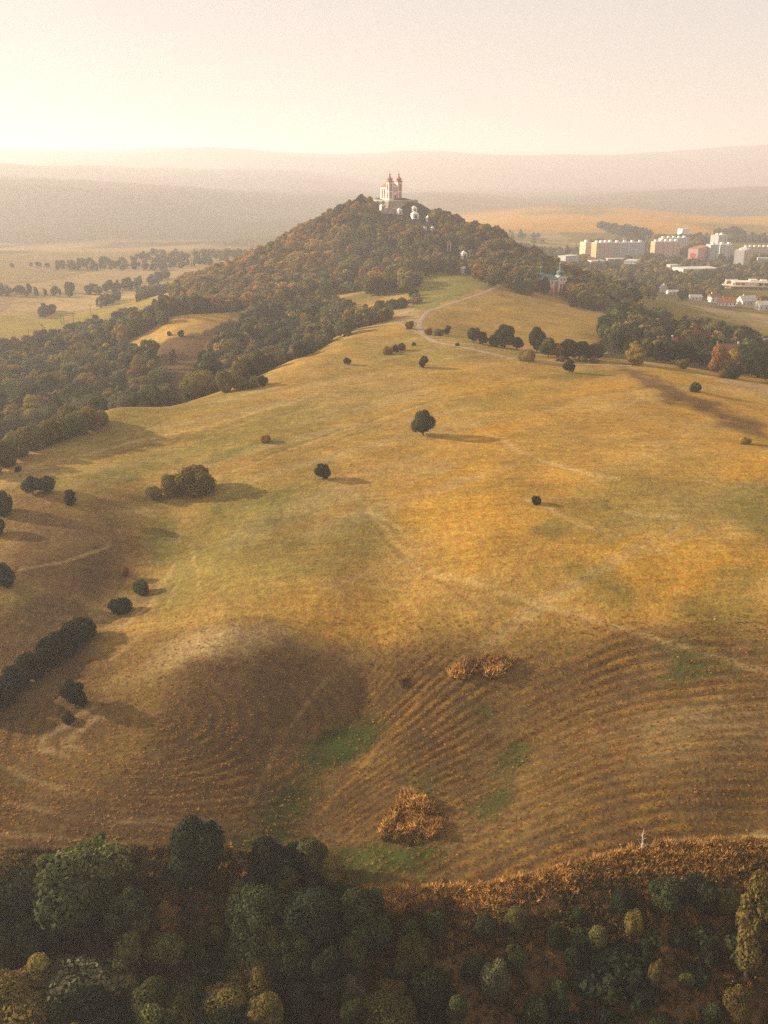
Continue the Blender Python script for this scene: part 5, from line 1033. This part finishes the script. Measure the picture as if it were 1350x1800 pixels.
def grass_mass(name, parts, protos, label):
    P, S, I = [], [], []; g = np.random.default_rng(3)
    for (X, Yg, Z, sc_, pk) in parts:
        P.append(np.c_[X, Yg, Z]); S.append(sc_); I.append(pk)
    P = np.concatenate(P); s = np.concatenate(S); I = np.concatenate(I); rot = np.zeros((len(P), 3)); rot[:, 2] = g.random(len(P)) * 6.28; rot[:, 0] = g.normal(size=len(P)) * .12
    n4 = len(protos); tint = np.array(STRAWS)[I // 4] * (.75 + .5 * g.random((len(P), 1)))
    return gn_scatter(name, protos, P, rot, np.c_[s, s, s * (.7 + .6 * g.random(len(P)))], I % 4, tint, label, 'grass')
def dry_grass():
    g = np.random.default_rng(8); protos = TALL; parts = []
    X, Yg, Z, u, v = spread_pix(200000, -500, 2000, 1440, 2000, lambda X, Yg, u, v: (v > low_edge(u) - 3) & ((u > 560) | (v < 1640)), 51)
    m = fbm(X, Yg, 9, 3) + 0.5 * sstep(45, 5, v - low_edge(u)) - 0.35 * sstep(1600, 1720, v); ok = (m > -0.10 + 0.35 * (u < 600)) | (g.random(len(X)) < 0.22)
    X, Yg, Z, m, v, u = X[ok], Yg[ok], Z[ok], m[ok], v[ok], u[ok]; rim = sstep(70, 4, v - low_edge(u) + 30 * fbm(X, Yg, 8, 2)) * sstep(560, 700, u)
    ci = np.clip((2.6 - 3.2 * rim + 1.2 * fbm(X, Yg, 7, 2) + g.normal(size=len(X)) * .8).round(), 0, 3).astype(int); parts.append((X, Yg, Z + 0.0, 0.45 + .65 * g.random(len(X)) + .15 * rim, ci * 4 + g.integers(0, 4, len(X))))
    for (poly, n, seed, dens) in [([(790, 1186), (815, 1165), (850, 1154), (900, 1160), (908, 1168), (870, 1190), (810, 1192)], 90000, 52, 1.0), ([(672, 1478), (690, 1420), (712, 1396), (750, 1410), (778, 1445), (770, 1470), (730, 1488)], 90000, 53, 1.0), ([(700, 1200), (715, 1192), (722, 1205), (706, 1208)], 90000, 54, .8)]:
        X, Yg, Z, u, v = spread_pix(n, 660, 920, 1140, 1500, lambda X, Yg, u, v: in_poly(u + 8 * fbm(X, Yg, 6, 2), v, poly), seed)
        mo = fbm(X, Yg, 5, 2) + (0.35 if seed == 52 else -0.2); parts.append((X, Yg, Z + 0.0, 1.0 + .8 * np.clip(mo, -.3, 1) + .4 * g.random(len(X)), np.clip((1.2 - 2.2 * mo + g.normal(size=len(X)) * .6).round(), 0, 3).astype(int) * 4 + g.integers(0, 4, len(X))))
    grass_mass('dry_grass', parts, protos, 'tall dry weeds and grass on the slope and on small uncut patches')
    # stubble and hay lying along the mown swaths
    X, Yg, Z, u, v = spread_pix(640000, -400, 1900, 1080, 1570, lambda X, Yg, u, v: (v < low_edge(u) - 2), 55)
    ph, amp = rows_field(X, Yg); sw = .5 + .5 * np.cos(2 * np.pi * ph); ok = g.random(len(X)) < 0.02 + 0.75 * amp * sw ** 3 * np.clip(.6 + 1.3 * fbm(X, Yg, 3, 3), 0, 1)
    ok &= fbm(X, Yg, 14, 3) > -0.45
    X, Yg, Z = X[ok], Yg[ok], Z[ok]; c = np.clip((0.9 + g.normal(size=len(X)) * .7).round(), 0, 3).astype(int)
    grass_mass('stubble', [(X, Yg, Z + 0.03, .35 + .45 * g.random(len(X)), c * 4 + g.integers(0, 4, len(X)))], SHORT, 'short straw stubble and hay lying in curved mown rows')
dry_grass()
# ------------------------------------------------------------------ haze: one closed box of even air
def build_haze():
    x0, x1, y0, y1, z0, z1 = -9000, 9000, -2300, 17500, -20, EYE + 240
    V = [(x, y, z) for z in (z0, z1) for y in (y0, y1) for x in (x0, x1)]
    Fq = [(0, 2, 3, 1), (4, 5, 7, 6), (0, 1, 5, 4), (2, 6, 7, 3), (0, 4, 6, 2), (1, 3, 7, 5)]
    m = bpy.data.materials.new('haze_air'); m.use_nodes = True; nt = m.node_tree; nt.nodes.clear()
    o = nt.nodes.new('ShaderNodeOutputMaterial'); p = nt.nodes.new('ShaderNodeVolumePrincipled')
    p.inputs['Color'].default_value = (0.945, 0.925, 0.955, 1); p.inputs['Density'].default_value = HAZE_DENSITY
    p.inputs['Anisotropy'].default_value = 0.3
    nt.links.new(p.outputs[0], o.inputs['Volume'])
    ob = link('haze', mesh_np('haze', V, Fq), m)
    tag(ob, 'pale warm evening haze filling the valley air', 'haze', kind='stuff')
HAZE_DENSITY = 1 / 4600
build_haze()
